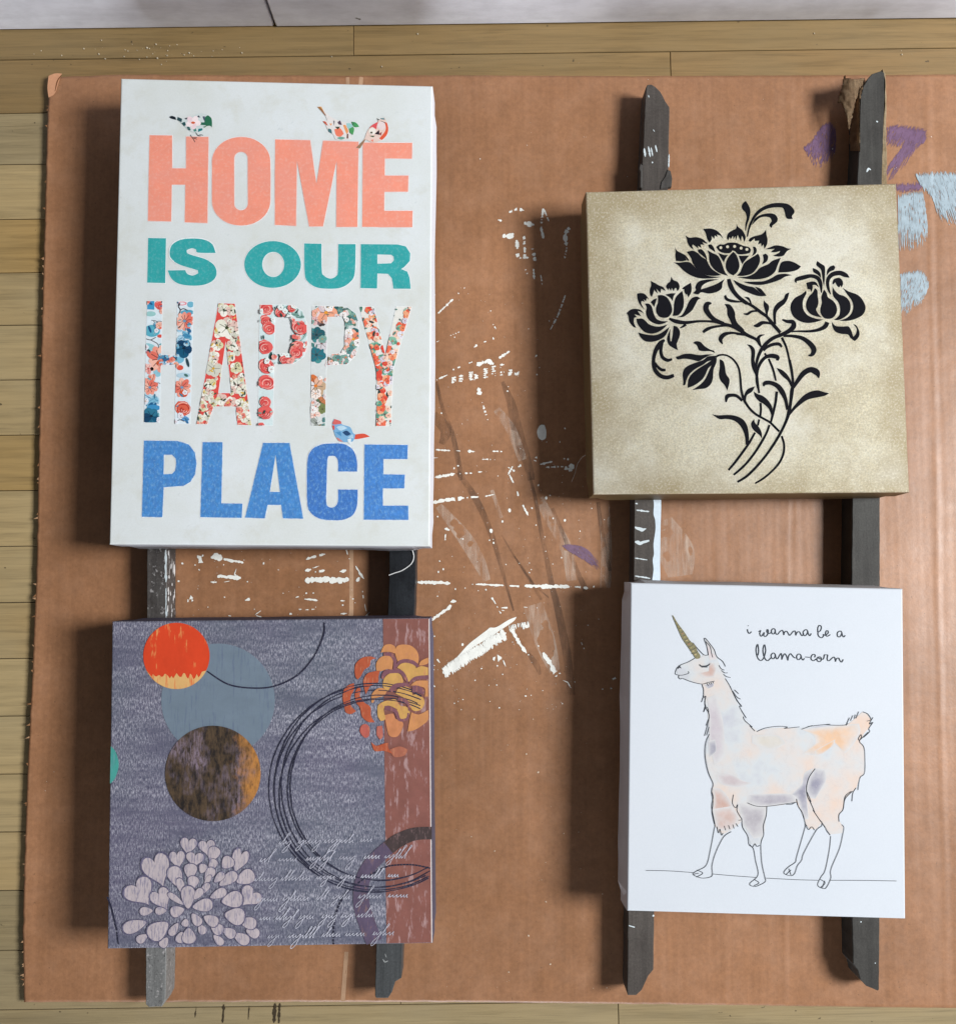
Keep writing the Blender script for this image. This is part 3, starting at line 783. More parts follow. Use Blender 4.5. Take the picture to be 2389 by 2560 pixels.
# white paint on the lit right flank of the speckled rail
p = Print(ZR1, 1.0)
def flank(k, u, v0, v1, mat):
    pass
bm = bmesh.new()
rf = random.Random(3)
xr = P(417.6, 1400, ZR1).x
for _ in range(26):
    v = rf.uniform(1375, 1545); z = rf.uniform(ZR0 + .004, ZR1 - .001); y = P(417, v, ZR1).y
    x = P(417 - (v - 1375) * 0.003, v, ZR1).x + 0.0006
    l, h = rf.uniform(.0006, .004), rf.uniform(.0005, .0022)
    if v < 1430: l *= 1.8
    q = [bm.verts.new(Vector((x, y + a * l, z + b * h)) - Vector(rail_objs[0].location)) for a, b in ((-1, -.4), (-.2, -1), (1, -.3), (.6, .8), (-.5, 1))]
    bm.faces.new(q)
me = bpy.data.meshes.new('paint_fleck'); bm.to_mesh(me); bm.free()
M_FLECK = paint_mat('white_fleck', (0.75, 0.74, 0.74), 0.1)
link('paint_fleck', me, M_FLECK, rail_objs[0], 'stuff')
# raised flakes on the tops of the right hand rails
M_FLAKE = rail_mat('loose_flake', (0.06, 0.054, 0.05), (0.09, 0.085, 0.08), 60)
prism([(1668, 423), (1676, 426), (1680, 445), (1678, 466), (1650, 472), (1652, 455), (1662, 440)], ZR1 - .004, ZR1 + .0012, Vector(rail_objs[2].location), 'paint_flake', M_FLAKE, rail_objs[2], .3)
prism([(1600, 408), (1606, 412), (1606, 470), (1599, 468), (1600, 430), (1597, 420)], ZR1 - .01, ZR1 + .0006, Vector(rail_objs[2].location), 'paint_flake', M_FLAKE, rail_objs[2], .4)
M_RAW = rail_mat('raw_splintered_wood', (0.25, 0.18, 0.10), (0.36, 0.28, 0.18), 90, 0.8)
prism([(2205, 172), (2213, 182), (2216, 240), (2215, 330), (2217, 380), (2216, 470), (2195, 470), (2199, 430), (2204, 380), (2206, 320), (2210, 250), (2211, 200)], ZR0 + .004, ZR1 - .003, Vector(rail_objs[3].location), 'splintered_edge', M_RAW, rail_objs[3], 1.0)
# torn paper on the fourth rail: a curled sheet
M_PAPER = rail_mat('torn_kraft_paper', (0.25, 0.155, 0.085), (0.36, 0.25, 0.15), 60, 0.75)
def curled(outline, zf, name, parent, mat, thick=0.0006):
    from mathutils import Vector as Vv
    xs = [p[0] for p in outline]; ys = [p[1] for p in outline]
    bm = bmesh.new(); grid = {}
    inside = lambda x, y: sum(((outline[i - 1][1] > y) != (outline[i][1] > y)) and (x < (outline[i][0] - outline[i - 1][0]) * (y - outline[i - 1][1]) / (outline[i][1] - outline[i - 1][1] + 1e-9) + outline[i - 1][0]) for i in range(len(outline))) % 2
    st = 2.5
    off = Vector(parent.location)
    def vert(i, j):
        if (i, j) not in grid:
            x, y = min(xs) + i * st, min(ys) + j * st
            grid[(i, j)] = bm.verts.new(P(x, y, zf(x, y) + 0.0012 * mnoise.noise(Vector((x / 9, y / 14, 2)))) - off)
        return grid[(i, j)]
    for i in range(int((max(xs) - min(xs)) / st) + 1):
        for j in range(int((max(ys) - min(ys)) / st) + 1):
            if inside(min(xs) + (i + .5) * st, min(ys) + (j + .5) * st):
                bm.faces.new((vert(i, j), vert(i, j + 1), vert(i + 1, j + 1), vert(i + 1, j)))
    bmesh.ops.solidify(bm, geom=list(bm.faces), thickness=thick)
    me = bpy.data.meshes.new(name); bm.to_mesh(me); bm.free()
    me.polygons.foreach_set('use_smooth', [True] * len(me.polygons))
    return link(name, me, mat, parent)
curled([(2111, 185), (2114, 195), (2122, 194), (2130, 198), (2159, 195), (2162, 205), (2150, 230), (2138, 250), (2133, 275), (2126, 310), (2123, 328), (2119, 318), (2117, 295), (2108, 268), (2100, 258), (2093, 258), (2097, 236), (2104, 215), (2106, 200)],
       lambda x, y: 0.031 + 0.006 * math.sin((x - 2095) / 20.0) - 0.00004 * max(0, y - 230), 'torn_paper', rail_objs[3], M_PAPER)
curled([(2152, 215), (2158, 214), (2152, 238), (2149, 260), (2150, 300), (2149, 378), (2125, 376), (2122, 345), (2128, 300), (2134, 262)],
       lambda x, y: 0.0355 - 0.0007 * max(0, 2147 - x), 'torn_paper', rail_objs[3], M_PAPER)

# ------------------------------------------------------------------ stretched canvases
ZB = ZR1 + 0.0002
def canvas(label, corners, ztop, mat, side_mat, flare=0.0018, wav=0.0008, seed=1, edge=None):
    """corners: photo pixels of the front face, clockwise from top left"""
    w = [P(u, v, ztop) for u, v in corners]
    c = sum(w, Vector()) / 4; base = Vector((c.x, c.y, ZB))
    t = thing('canvas_print', label, 'canvas', base, None)
    N = 36; per = []; nrm = []
    for k in range(4):
        a, b = w[k], w[(k + 1) % 4]
        d = (b - a).normalized(); nn = Vector((d.y, -d.x, 0))
        if nn.dot(a - c) < 0: nn = -nn
        for q in range(N):
            per.append(a.lerp(b, q / N)); nrm.append(nn)
    M = len(per)
    for k in range(4):   # mitred corner normals
        i = k * N; nn = nrm[i - 1] + nrm[i]; nrm[i] = nn
    bev = 0.0016
    rings = []
    def ring(z, off, wv=0):
        rr_ = []
        for i, (p, nn) in enumerate(zip(per, nrm)):
            o = off + wv * mnoise.noise(Vector((i / 9.0, seed * 7.1, 0))) + wv * .4 * mnoise.noise(Vector((i / 2.7, seed * 3.3, 4)))
            q = p + nn * o
            # corners of the wrap are folded in a little
            e = min(i % N, N - i % N)
            if e < 2 and off > 0: q = p + nn * (o * 0.25)
            rr_.append(Vector((q.x, q.y, z)))
        rings.append(rr_)
    ring(ZB, flare, wav); ring(ZB + (ztop - ZB) * .5, flare * .6, wav * .7); ring(ztop - bev, 0, wav * .12)
    for a in (30, 60, 90):
        a = math.radians(a); ring(ztop - bev + bev * math.sin(a), -bev * (1 - math.cos(a)))
    V = [v - base for r in rings for v in r]; F = []; mi = []
    for r in range(len(rings) - 1):
        for i in range(M):
            j = (i + 1) % M
            F.append((r * M + i, (r + 1) * M + i, (r + 1) * M + j, r * M + j)); mi.append(1 if r < 2 else 0)
    F.append(tuple(range((len(rings) - 1) * M, len(rings) * M))[::-1]); mi.append(0)
    F.append(tuple(range(M))); mi.append(1)
    me = bpy.data.meshes.new('wrapped_canvas'); me.from_pydata(V, [], F)
    bm = bmesh.new(); bm.from_mesh(me); bmesh.ops.recalc_face_normals(bm, faces=bm.faces); bm.to_mesh(me); bm.free()
    me.materials.append(mat); me.materials.append(side_mat)
    me.polygons.foreach_set('material_index', mi)
    o = bpy.data.objects.new('wrapped_canvas', me); o.parent = t; col.objects.link(o)
    return t
ZT = 0.0700
ZP = ZT + 0.0002

# ---- 1: the lettered canvas
K1 = 0.92
c_off = tuple(x / K1 for x in lin((190, 206, 214)))
def grime(nt, c):
    n = noise(nt, coords(nt, (1, 1, 1), (4, 9, 0)), 30, 6, 0.7)
    c = mix(nt, math_(nt, 'MULTIPLY', ramp(nt, n, [(0.52, 0.0), (0.72, 1.0)]), 0.7), c, (0.62, 0.63, 0.58))
    n2 = noise(nt, coords(nt, (1, 1, 1), (1, 9, 0)), 150, 4, 0.7)
    return mix(nt, math_(nt, 'MULTIPLY', ramp(nt, n2, [(0.66, 0.0), (0.74, 1.0)]), 0.35), c, (0.45, 0.50, 0.52))
M_HOME = canvas_mat('off_white_canvas', tuple(x / K1 for x in lin((215, 220, 223))), tuple(x / K1 for x in lin((207, 211, 209))), 430, bstr=0.2, streak=grime, big=11, fine=0.03)
M_HOME_S = canvas_mat('off_white_side', tuple(x / K1 for x in lin((212, 214, 222))), tuple(x / K1 for x in lin((204, 206, 214))), 430, bstr=0.12, big=11, fine=0.03)
home = canvas('tall off white canvas lettered HOME IS OUR HAPPY PLACE in coral, teal, floral and blue', [(302, 195), (1081, 214), (1074, 1366), (273, 1361)], ZT, M_HOME, M_HOME_S, .0024, .0012, 1)
WH = (232, 236, 238)
H1, H2, H3, H4 = T(350, 250, 2.6127), T(350, 740, 5.3), T(640, 740, 4.6375), T(340, 1090, 2.6127)
M_CORAL = ink_mat('coral_ink', 0.10, (45, 45, 1), wear=0.42, wear_col=(.88, .50, .41), wear_sc=(330, 330, 1), tint=(0.84, 0.33, 0.26), tint_amt=0.6, wear_amt=0.35)
M_TEAL = ink_mat('teal_ink', 0.12, (60, 60, 1), wear=0.42, wear_col=(.19, .50, .50), wear_sc=(360, 300, 1), wear_amt=0.35)
M_BLUE = ink_mat('blue_ink', 0.34, (320, 190, 1), wear=0.40, wear_col=(.24, .47, .72), wear_sc=(420, 260, 1), tint=(0.07, 0.19, 0.50), tint_amt=0.4, wear_amt=0.45)
M_PRINT = ink_mat('printed_ink', 0.10, (300, 300, 1))
def letter(t, pts, color, mat, holes=(), smooth=False, ow=6.5, corner=40):
    pr = Print(ZP, K1)
    o = smooth_closed(pts, corner, 6) if smooth else pts
    pr.outline(t, o, ow, WH, 0)
    for h in holes: pr.outline(t, h, ow, WH, 0)
    pr.poly(t, o, color, 2, holes)
    return pr.build('printed_letter', mat, home)
def rrect(x0, y0, x1, y1, rx, ry, n=10, slant=0):
    o = []
    for cx, cy, a0 in ((x1 - rx, y0 + ry, -90), (x1 - rx, y1 - ry, 0), (x0 + rx, y1 - ry, 90), (x0 + rx, y0 + ry, 180)):
        for k in range(n + 1):
            a = math.radians(a0 + 90 * k / n)
            x, y = cx + rx * math.cos(a), cy + ry * math.sin(a)
            o.append((x + slant * (y - y0), y))
    return o
CO, TE, BL = (236, 146, 124), (50, 160, 162), (72, 136, 202)
letter(H1, [(62, 228), (210, 230), (210, 445), (300, 445), (302, 238), (447, 240), (440, 802), (292, 798), (296, 552), (208, 552), (203, 792), (52, 788)], CO, M_CORAL)
letter(H1, rrect(470, 240, 851, 819, 188, 160), CO, M_CORAL, [rrect(615, 336, 704, 719, 44, 44)])
letter(H1, [(882, 255), (1110, 262), (1152, 545), (1196, 265), (1426, 272), (1420, 828), (1282, 828), (1284, 395), (1195, 825), (1105, 825), (1025, 395), (1018, 820), (880, 815)], CO, M_CORAL)
letter(H1, [(1456, 278), (1778, 278), (1775, 382), (1598, 380), (1598, 492), (1752, 493), (1750, 598), (1595, 598), (1595, 722), (1780, 722), (1778, 830), (1450, 828)], CO, M_CORAL)
letter(H1, [(53, 900), (170, 902), (165, 1195), (47, 1192)], TE, M_TEAL)
letter(H1, [(497, 998), (380, 996), (365, 975), (335, 968), (305, 980), (310, 1000), (350, 1015), (430, 1040), (485, 1080), (500, 1130), (480, 1175), (420, 1205), (340, 1212), (255, 1200), (205, 1165), (180, 1112), (295, 1110), (310, 1135), (345, 1145), (380, 1130), (378, 1112), (340, 1100), (260, 1075), (205, 1040), (190, 1000), (205, 945), (260, 910), (340, 900), (420, 908), (475, 940)], TE, M_TEAL, smooth=True, corner=58)
letter(H1, ellipse(866, 1073, 185, 153, 48), TE, M_TEAL, [ellipse(870, 1073, 72, 82, 36)])
letter(H1, [(1072, 935), (1185, 938), (1187, 1110), (1200, 1145), (1240, 1165), (1280, 1150), (1292, 1110), (1295, 940), (1408, 940), (1402, 1130), (1370, 1190), (1310, 1225), (1230, 1232), (1150, 1222), (1095, 1185), (1075, 1130)], TE, M_TEAL, smooth=True, corner=55)
letter(H1, [(1442, 940), (1680, 942), (1735, 955), (1765, 1000), (1762, 1050), (1725, 1090), (1705, 1103), (1745, 1120), (1760, 1160), (1768, 1232), (1655, 1232), (1645, 1165), (1620, 1135), (1550, 1132), (1548, 1230), (1440, 1228)], TE, M_TEAL, [[(1550, 1008), (1640, 1010), (1656, 1022), (1658, 1045), (1640, 1065), (1550, 1068)]])
letter(H4, [(52, 30), (270, 32), (345, 55), (385, 110), (395, 180), (385, 250), (355, 300), (310, 325), (180, 335), (172, 530), (38, 528)], BL, M_BLUE, [[(182, 122), (235, 122), (258, 145), (263, 180), (256, 225), (235, 247), (180, 250)]])
letter(H4, [(435, 40), (565, 40), (557, 440), (695, 442), (690, 535), (420, 530)], BL, M_BLUE)
letter(H4, [(830, 45), (1002, 45), (1092, 540), (960, 538), (948, 450), (860, 450), (840, 538), (712, 533)], BL, M_BLUE, [[(912, 122), (940, 365), (873, 365)]])
letter(H4, [(1447, 232), (1320, 232), (1318, 160), (1300, 132), (1275, 130), (1250, 150), (1245, 300), (1242, 430), (1255, 462), (1280, 468), (1305, 455), (1318, 425), (1320, 350), (1447, 350), (1445, 440), (1420, 510), (1360, 545), (1280, 550), (1200, 540), (1140, 500), (1118, 430), (1118, 180), (1140, 100), (1200, 55), (1280, 45), (1360, 50), (1420, 90), (1445, 160)], (64, 118, 192), M_BLUE, smooth=True, corner=50)
letter(H4, [(1492, 55), (1775, 58), (1772, 150), (1615, 150), (1615, 250), (1755, 252), (1752, 342), (1612, 342), (1612, 455), (1778, 455), (1778, 548), (1487, 547)], (72, 132, 204), M_BLUE)

# floral letters: every petal is clipped to the letter's strokes
rp = random.Random(21)
class Floral:
    def __init__(self, t, pieces, base):
        self.t, self.pieces, self.pr, self.l = t, pieces, Print(ZP, K1), 1
        for p in pieces:
            self.pr.outline(t, p, 9, WH, 0)
        for p in pieces:
            self.pr.poly(t, p, base, 1)
    def add(self, poly, color, lift):
        for pc in self.pieces:
            q = clip_convex(poly, pc)
            if len(q) >= 3: self.pr.poly(self.t, q, color, lift)
    def line(self, pts, w, color, lift):
        L, R = stroke_outline([(p[0], p[1], w) for p in pts], 4)
        for i in range(len(L) - 1): self.add([L[i], L[i + 1], R[i + 1], R[i]], color, lift)
    def daisy(self, x, y, r, n, cols, cc, lift=4, a0=None, narrow=.34, vein=(90, 50, 50)):
        a0 = rp.random() * 6 if a0 is None else a0
        for k in range(n):
            a = a0 + 2 * math.pi * k / n
            rr_ = r * rp.uniform(.82, 1.08)
            self.add(ellipse(x + math.cos(a) * rr_ * .55, y + math.sin(a) * rr_ * .55, rr_ * .5, rr_ * narrow * (7 / n) ** .5, 10, a), rp.choice(cols), lift + (k % 2) * .5)
            self.line([(x + math.cos(a) * rr_ * .15, y + math.sin(a) * rr_ * .15), (x + math.cos(a + .06) * rr_ * .7, y + math.sin(a + .06) * rr_ * .7)], r * .05, vein, lift + 1.2)
        self.add(ellipse(x, y, r * .17, r * .14, 8), cc, lift + 2)
    def rose(self, x, y, r, lift=4, cols=((222, 96, 92), (238, 138, 128), (196, 62, 64))):
        self.add(ellipse(x, y, r, r * .86, 16, rp.random(), .18, rp.random()), cols[0], lift)
        for k in range(5):
            rr_ = r * (.86 - .17 * k); a = rp.random() * 6
            pts = [(x + rr_ * math.cos(a + q * .5), y + r * .05 * k + rr_ * .84 * math.sin(a + q * .5)) for q in range(rp.randint(6, 10))]
            self.line(pts, r * .09, cols[1 + k % 2] if k % 2 else (246, 190, 180), lift + .6 + k * .2)
            pts = [(p[0] + r * .06, p[1] + r * .05) for p in pts[::-1][:5]]
            self.line(pts, r * .07, cols[2], lift + .7 + k * .2)
        self.add(ellipse(x, y + r * .1, r * .14, r * .1, 8), cols[2], lift + 2)
    def leaf(self, x, y, l, a, color, w=.34, lift=3, vein=(30, 70, 70)):
        self.add(ellipse(x, y, l / 2, l * w / 2, 10, a), color, lift)
        self.line([(x - math.cos(a) * l / 2, y - math.sin(a) * l / 2), (x + math.cos(a) * l / 2, y + math.sin(a) * l / 2)], l * .04, vein, lift + .6)
    def twig(self, x, y, l, a, color=(60, 50, 55), lift=3.4, w=7):
        self.line([(x, y), (x + l * .5 * math.cos(a), y + l * .5 * math.sin(a)), (x + l * math.cos(a + .5), y + l * math.sin(a + .5))], w, color, lift)
    def fill(self, n, cols, r0, r1, leaves=((90, 140, 130), (50, 90, 86))):
        for _ in range(n):
            pc = rp.choice(self.pieces)
            k = rp.random(); a = rp.choice(pc); b = rp.choice(pc); c = rp.choice(pc)
            m = rp.random()
            x = (a[0] + (b[0] - a[0]) * k) * (1 - m) + c[0] * m; y = (a[1] + (b[1] - a[1]) * k) * (1 - m) + c[1] * m
            if rp.random() < .4: self.leaf(x, y, rp.uniform(r0, r1) * 1.3, rp.random() * 3, rp.choice(leaves), .4, 2.2 + rp.random())
            else: self.daisy(x, y, rp.uniform(r0, r1), 5, rp.choice(cols), rp.choice([(200, 150, 60), (80, 60, 64), (190, 70, 60)]), 2.4 + rp.random(), None, .46, (120, 90, 86))
    def done(self): return self.pr.build('printed_letter', M_PRINT, home)
PK = [(232, 150, 132), (222, 112, 96), (240, 182, 164)]
B_ = [(70, 140, 176), (120, 178, 204), (38, 100, 142), (168, 204, 222)]
DB = [(22, 84, 116), (44, 112, 140), (16, 62, 96)]
f = Floral(H2, [[(95, 65), (298, 65), (280, 735), (258, 1675), (55, 1675), (78, 735)], [(495, 72), (705, 72), (665, 1690), (462, 1690)], [(279, 778), (480, 785), (477.5, 905), (276, 918)]], (214, 226, 234))
f.add([(95, 65), (190, 65), (190, 180), (95, 175)], (60, 146, 190), 2); f.leaf(130, 90, 90, .6, (30, 96, 150)); f.rose(270, 120, 75); f.add(ellipse(140, 235, 70, 34), (150, 196, 196), 2); f.twig(150, 320, 140, .2); f.twig(200, 370, 120, -.7); f.twig(180, 330, 100, .9)
f.add(ellipse(160, 460, 105, 80), (88, 168, 190), 2.2); f.leaf(130, 440, 100, 1.2, (24, 90, 140)); f.leaf(200, 480, 90, 2.2, (130, 190, 205)); f.add(ellipse(265, 530, 36, 22), (214, 84, 70), 3)
f.line([(80, 565), (140, 580), (210, 545)], 9, (60, 50, 52), 3.4); f.line([(140, 580), (240, 640), (235, 720)], 9, (60, 50, 52), 3.4); f.add(ellipse(140, 675, 85, 42, 12, .4), (140, 194, 202), 2.4)
f.leaf(120, 750, 100, .2, (196, 120, 128), .5); f.daisy(260, 830, 175, 9, PK, (104, 150, 182), 4, .1); f.add(ellipse(505, 840, 80, 52), (118, 180, 206), 3.2); f.add(ellipse(250, 890, 36, 30), (196, 84, 44), 6.2)
f.daisy(110, 960, 80, 5, [(238, 188, 180), (226, 150, 144)], (190, 70, 70), 4.2); f.add(ellipse(235, 1000, 55, 70), (140, 192, 208), 2.4); f.leaf(170, 1090, 130, 1.9, (232, 150, 130), .5); f.twig(150, 1130, 130, .3); f.twig(200, 1160, 100, -.2)
f.daisy(130, 1210, 120, 8, PK, (104, 140, 172), 4.2); 
for k in range(9): f.leaf(rp.uniform(70, 250), rp.uniform(1310, 1480), rp.uniform(80, 150), rp.random() * 3, rp.choice(B_), .55, 3 + k * .2, (24, 80, 130))
f.add(ellipse(180, 1480, 90, 40), (60, 140, 190), 5); f.daisy(150, 1590, 125, 5, DB, (12, 40, 60), 5.6, 1.57, .42, (10, 40, 70))
f.add(ellipse(560, 97, 60, 26), (226, 140, 150), 3); f.add(ellipse(555, 97, 42, 15), (226, 222, 228), 3.4); f.add(ellipse(670, 110, 44, 40), (110, 176, 200), 2.4); f.twig(510, 140, 110, 1.1, w=12); f.twig(530, 190, 100, -.5, w=12); f.add(ellipse(630, 215, 90, 34), (84, 158, 186), 2.4)
f.daisy(590, 330, 125, 10, PK, (104, 150, 182), 4, .3)
for k in range(12): f.leaf(rp.uniform(500, 690), rp.uniform(440, 620), rp.uniform(70, 130), rp.random() * 3, rp.choice(B_), .6, 3 + k * .15, (24, 90, 150))
f.daisy(580, 690, 120, 5, DB, (10, 36, 54), 5.2, 1.57, .46, (8, 40, 60)); f.leaf(630, 880, 130, 1.3, (44, 66, 80), .3); f.add(ellipse(530, 948, 44, 34), (212, 84, 66), 3); f.add(ellipse(575, 1050, 90, 36), (176, 202, 216), 2.4); f.leaf(610, 1050, 60, .5, (70, 110, 104), .6)
f.daisy(555, 1210, 125, 9, PK, (110, 150, 184), 4, .5); f.add(ellipse(580, 1290, 55, 50, 12), (206, 80, 46), 6.2); f.rose(570, 1490, 108, 4, ((214, 96, 74), (236, 138, 110), (178, 54, 44))); f.leaf(590, 1620, 130, .3, (88, 148, 200), .5); f.twig(480, 1670, 110, -.6, w=8); f.leaf(620, 1660, 80, 1, (60, 120, 170), .4)
f.fill(60, [PK, B_, [(226, 226, 234)]], 26, 52, ((120, 180, 190), (70, 130, 160), (50, 60, 70)))
f.done()
A_P = [[(1040, 95), (1255, 100), (1322, 590), (950, 590)], [(950, 588), (1136, 588), (1035, 1292), (823, 1292)], [(823, 1286), (1417, 1286), (1440, 1462), (790, 1462)], [(790, 1460), (975, 1460), (890, 1695), (750, 1695)], [(1134, 588), (1322, 588), (1417, 1288), (1215, 1288)], [(1270, 1460), (1440, 1460), (1475, 1710), (1290, 1705)]]
f = Floral(H2, A_P, (218, 78, 72))
CR = [(226, 224, 208), (206, 204, 190), (238, 234, 224), (214, 208, 168), (222, 190, 180)]
for x, y, r in ((1110, 180, 90), (1210, 190, 80), (1150, 420, 150), (1050, 480, 80), (1250, 470, 90), (1020, 650, 90), (1210, 650, 80), (970, 800, 80), (970, 960, 120), (1190, 800, 80), (1290, 720, 70), (930, 1170, 90), (1270, 960, 85), (1300, 1180, 110), (1360, 1240, 90), (880, 1310, 90), (1080, 1370, 90), (1200, 1400, 80), (970, 1420, 60), (850, 1460, 70), (900, 1590, 75), (800, 1620, 60), (1330, 1420, 70), (1400, 1450, 60), (1390, 1600, 90), (1320, 1560, 60), (1440, 1650, 60), (1270, 560, 70), (1340, 1080, 60), (1100, 1040, 50)):
    f.daisy(x, y, r, 5, CR, rp.choice([(40, 56, 40), (70, 50, 50), (60, 70, 40), (206, 160, 60)]), 4 + rp.random() * 1.5, None, .44, (110, 112, 96))
    if rp.random() < .6: f.leaf(x + rp.uniform(-60, 60), y + rp.uniform(-50, 50), 60, rp.random() * 3, rp.choice([(90, 96, 84), (60, 76, 60), (150, 120, 110), (230, 190, 90)]), .4, 6.5, (40, 50, 44))
for _ in range(22): f.twig(rp.uniform(780, 1440), rp.uniform(120, 1690), rp.uniform(30, 80), rp.random() * 6, rp.choice([(60, 60, 56), (50, 60, 40), (130, 46, 44)]), 7, 6)
f.fill(70, [CR, [(222, 120, 108), (236, 160, 140)]], 24, 50, ((110, 120, 100), (70, 84, 66), (228, 190, 100)))
f.done()
def p_pieces(sx0, sx1, y0, y1, sb0, sb1, bowl): return [[(sx0, y0), (sx1, y0), (sb1, y1), (sb0, y1)]] + bowl
f = Floral(H3, p_pieces(45, 220, 100, 1500, 25, 195, [[(219, 100), (430, 105), (400, 245), (219, 240)], [(430, 105), (530, 170), (585, 300), (418, 290), (400, 245)], [(585, 299), (592, 560), (412, 580), (418, 289)], [(592, 559), (555, 700), (430, 780), (370, 665), (412, 578)], [(431, 780), (210, 787), (210, 672), (371, 664)]]), (206, 222, 224))
for _ in range(46): 
    pc = rp.choice(f.pieces); x = sum(p[0] for p in pc) / len(pc) + rp.uniform(-80, 80); y = rp.uniform(min(p[1] for p in pc), max(p[1] for p in pc))
    f.leaf(x, y, rp.uniform(60, 130), rp.random() * 3, rp.choice([(120, 160, 152), (52, 92, 88), (168, 198, 194), (30, 60, 58)]), .38, 2.5 + rp.random(), (22, 46, 46))
for x, y, r in ((120, 140, 85), (110, 285, 70), (150, 370, 80), (105, 590, 92), (120, 810, 95), (125, 1000, 98), (105, 1230, 70), (105, 1350, 88), (280, 190, 66), (410, 140, 50), (510, 365, 92), (500, 580, 72), (465, 650, 80), (330, 735, 62), (60, 1500, 40)): f.rose(x, y, r, 4.5)
f.fill(50, [[(226, 110, 104), (240, 160, 150)], [(228, 236, 234)]], 22, 44, ((110, 150, 140), (40, 76, 72), (180, 206, 200)))
f.done()
f = Floral(H3, p_pieces(650, 828, 115, 1505, 632, 800, [[(827, 118), (1040, 120), (1005, 235), (825, 240)], [(1040, 120), (1150, 200), (1190, 310), (1030, 300), (1005, 235)], [(1190, 309), (1192, 560), (1028, 580), (1030, 299)], [(1192, 559), (1150, 690), (1050, 790), (980, 660), (1028, 578)], [(1051, 789), (830, 800), (838, 680), (981, 659)]]), (208, 212, 212))
for _ in range(50):
    pc = rp.choice(f.pieces); x = sum(p[0] for p in pc) / len(pc) + rp.uniform(-80, 80); y = rp.uniform(min(p[1] for p in pc), max(p[1] for p in pc))
    f.leaf(x, y, rp.uniform(60, 130), rp.random() * 3, rp.choice([(70, 130, 126), (40, 96, 100), (150, 176, 170), (110, 130, 110), (90, 116, 112), (196, 190, 186)]), .5, 2.5 + rp.random(), (34, 60, 60))
for x, y, r, cs, cc in ((810, 190, 130, [(222, 206, 206), (206, 190, 196), (232, 160, 130)], (226, 150, 50)), (690, 280, 60, [(220, 180, 180)], (120, 60, 60)), (760, 300, 60, [(120, 96, 100), (60, 50, 50)], (40, 30, 30)), (700, 450, 100, [(60, 130, 134), (100, 160, 158), (36, 90, 100)], (30, 60, 70)), (1080, 250, 100, [(96, 150, 140), (60, 120, 116), (140, 176, 160)], (50, 90, 80)),
                        (760, 550, 80, [(206, 200, 204), (190, 186, 190)], (120, 90, 90)), (700, 680, 110, [(40, 110, 124), (70, 140, 140)], (30, 70, 80)), (1130, 500, 110, [(230, 170, 150), (214, 206, 206), (224, 130, 100)], (226, 160, 50)), (1080, 620, 80, [(232, 186, 174)], (200, 80, 60)), (940, 700, 70, [(230, 226, 220), (206, 200, 196)], (190, 160, 60)), (1040, 710, 80, [(234, 230, 232)], (220, 120, 80)), (900, 760, 40, [(120, 116, 90)], (90, 80, 60)),
                        (690, 1040, 130, [(224, 176, 150), (222, 214, 214), (206, 110, 60), (190, 160, 130)], (220, 120, 40)), (690, 1130, 70, [(236, 222, 214)], (230, 170, 140)), (740, 1230, 80, [(110, 130, 90), (190, 120, 80), (90, 110, 80)], (70, 80, 50)), (690, 1280, 70, [(222, 214, 208)], (200, 90, 70)), (680, 1380, 70, [(236, 206, 196)], (220, 120, 90)), (770, 1310, 60, [(120, 130, 80)], (80, 80, 50)), (700, 1470, 70, [(150, 156, 150), (210, 214, 212)], (60, 70, 66))):
    f.daisy(x, y, r, 6, cs, cc, 4.5 + rp.random(), None, .42, (90, 80, 80))
f.fill(80, [[(222, 206, 206), (232, 170, 150)], [(120, 160, 150), (80, 130, 130)], [(236, 232, 230)]], 26, 54, ((80, 130, 124), (60, 90, 90), (140, 130, 100)))
f.done()
f = Floral(H3, [[(1198, 122), (1362, 122), (1500, 690), (1490, 880), (1395, 850)], [(1625, 122), (1800, 122), (1585, 850), (1489, 880), (1499, 690)], [(1395, 849), (1585, 849), (1565, 1505), (1393, 1505)]], (222, 220, 214))
YC = [[(232, 128, 90), (224, 92, 66), (240, 168, 130)], [(236, 186, 166), (240, 208, 190)], [(206, 200, 214), (226, 222, 230)], [(216, 72, 58), (232, 110, 80)], [(130, 184, 160), (90, 150, 130)]]
for _ in range(120):
    pc = rp.choice(f.pieces); x = rp.uniform(min(p[0] for p in pc), max(p[0] for p in pc)); y = rp.uniform(min(p[1] for p in pc), max(p[1] for p in pc))
    if rp.random() < .3: f.leaf(x, y, rp.uniform(40, 90), rp.random() * 3, rp.choice([(110, 170, 146), (70, 120, 104), (50, 60, 60), (160, 190, 170)]), .4, 3 + rp.random(), (40, 80, 70))
    else: f.daisy(x, y, rp.uniform(34, 66), 5, rp.choice(YC), rp.choice([(216, 170, 70), (90, 60, 70), (200, 70, 60)]), 4 + rp.random() * 2, None, .46, (150, 90, 80))
f.fill(90, YC, 20, 40)
f.done()
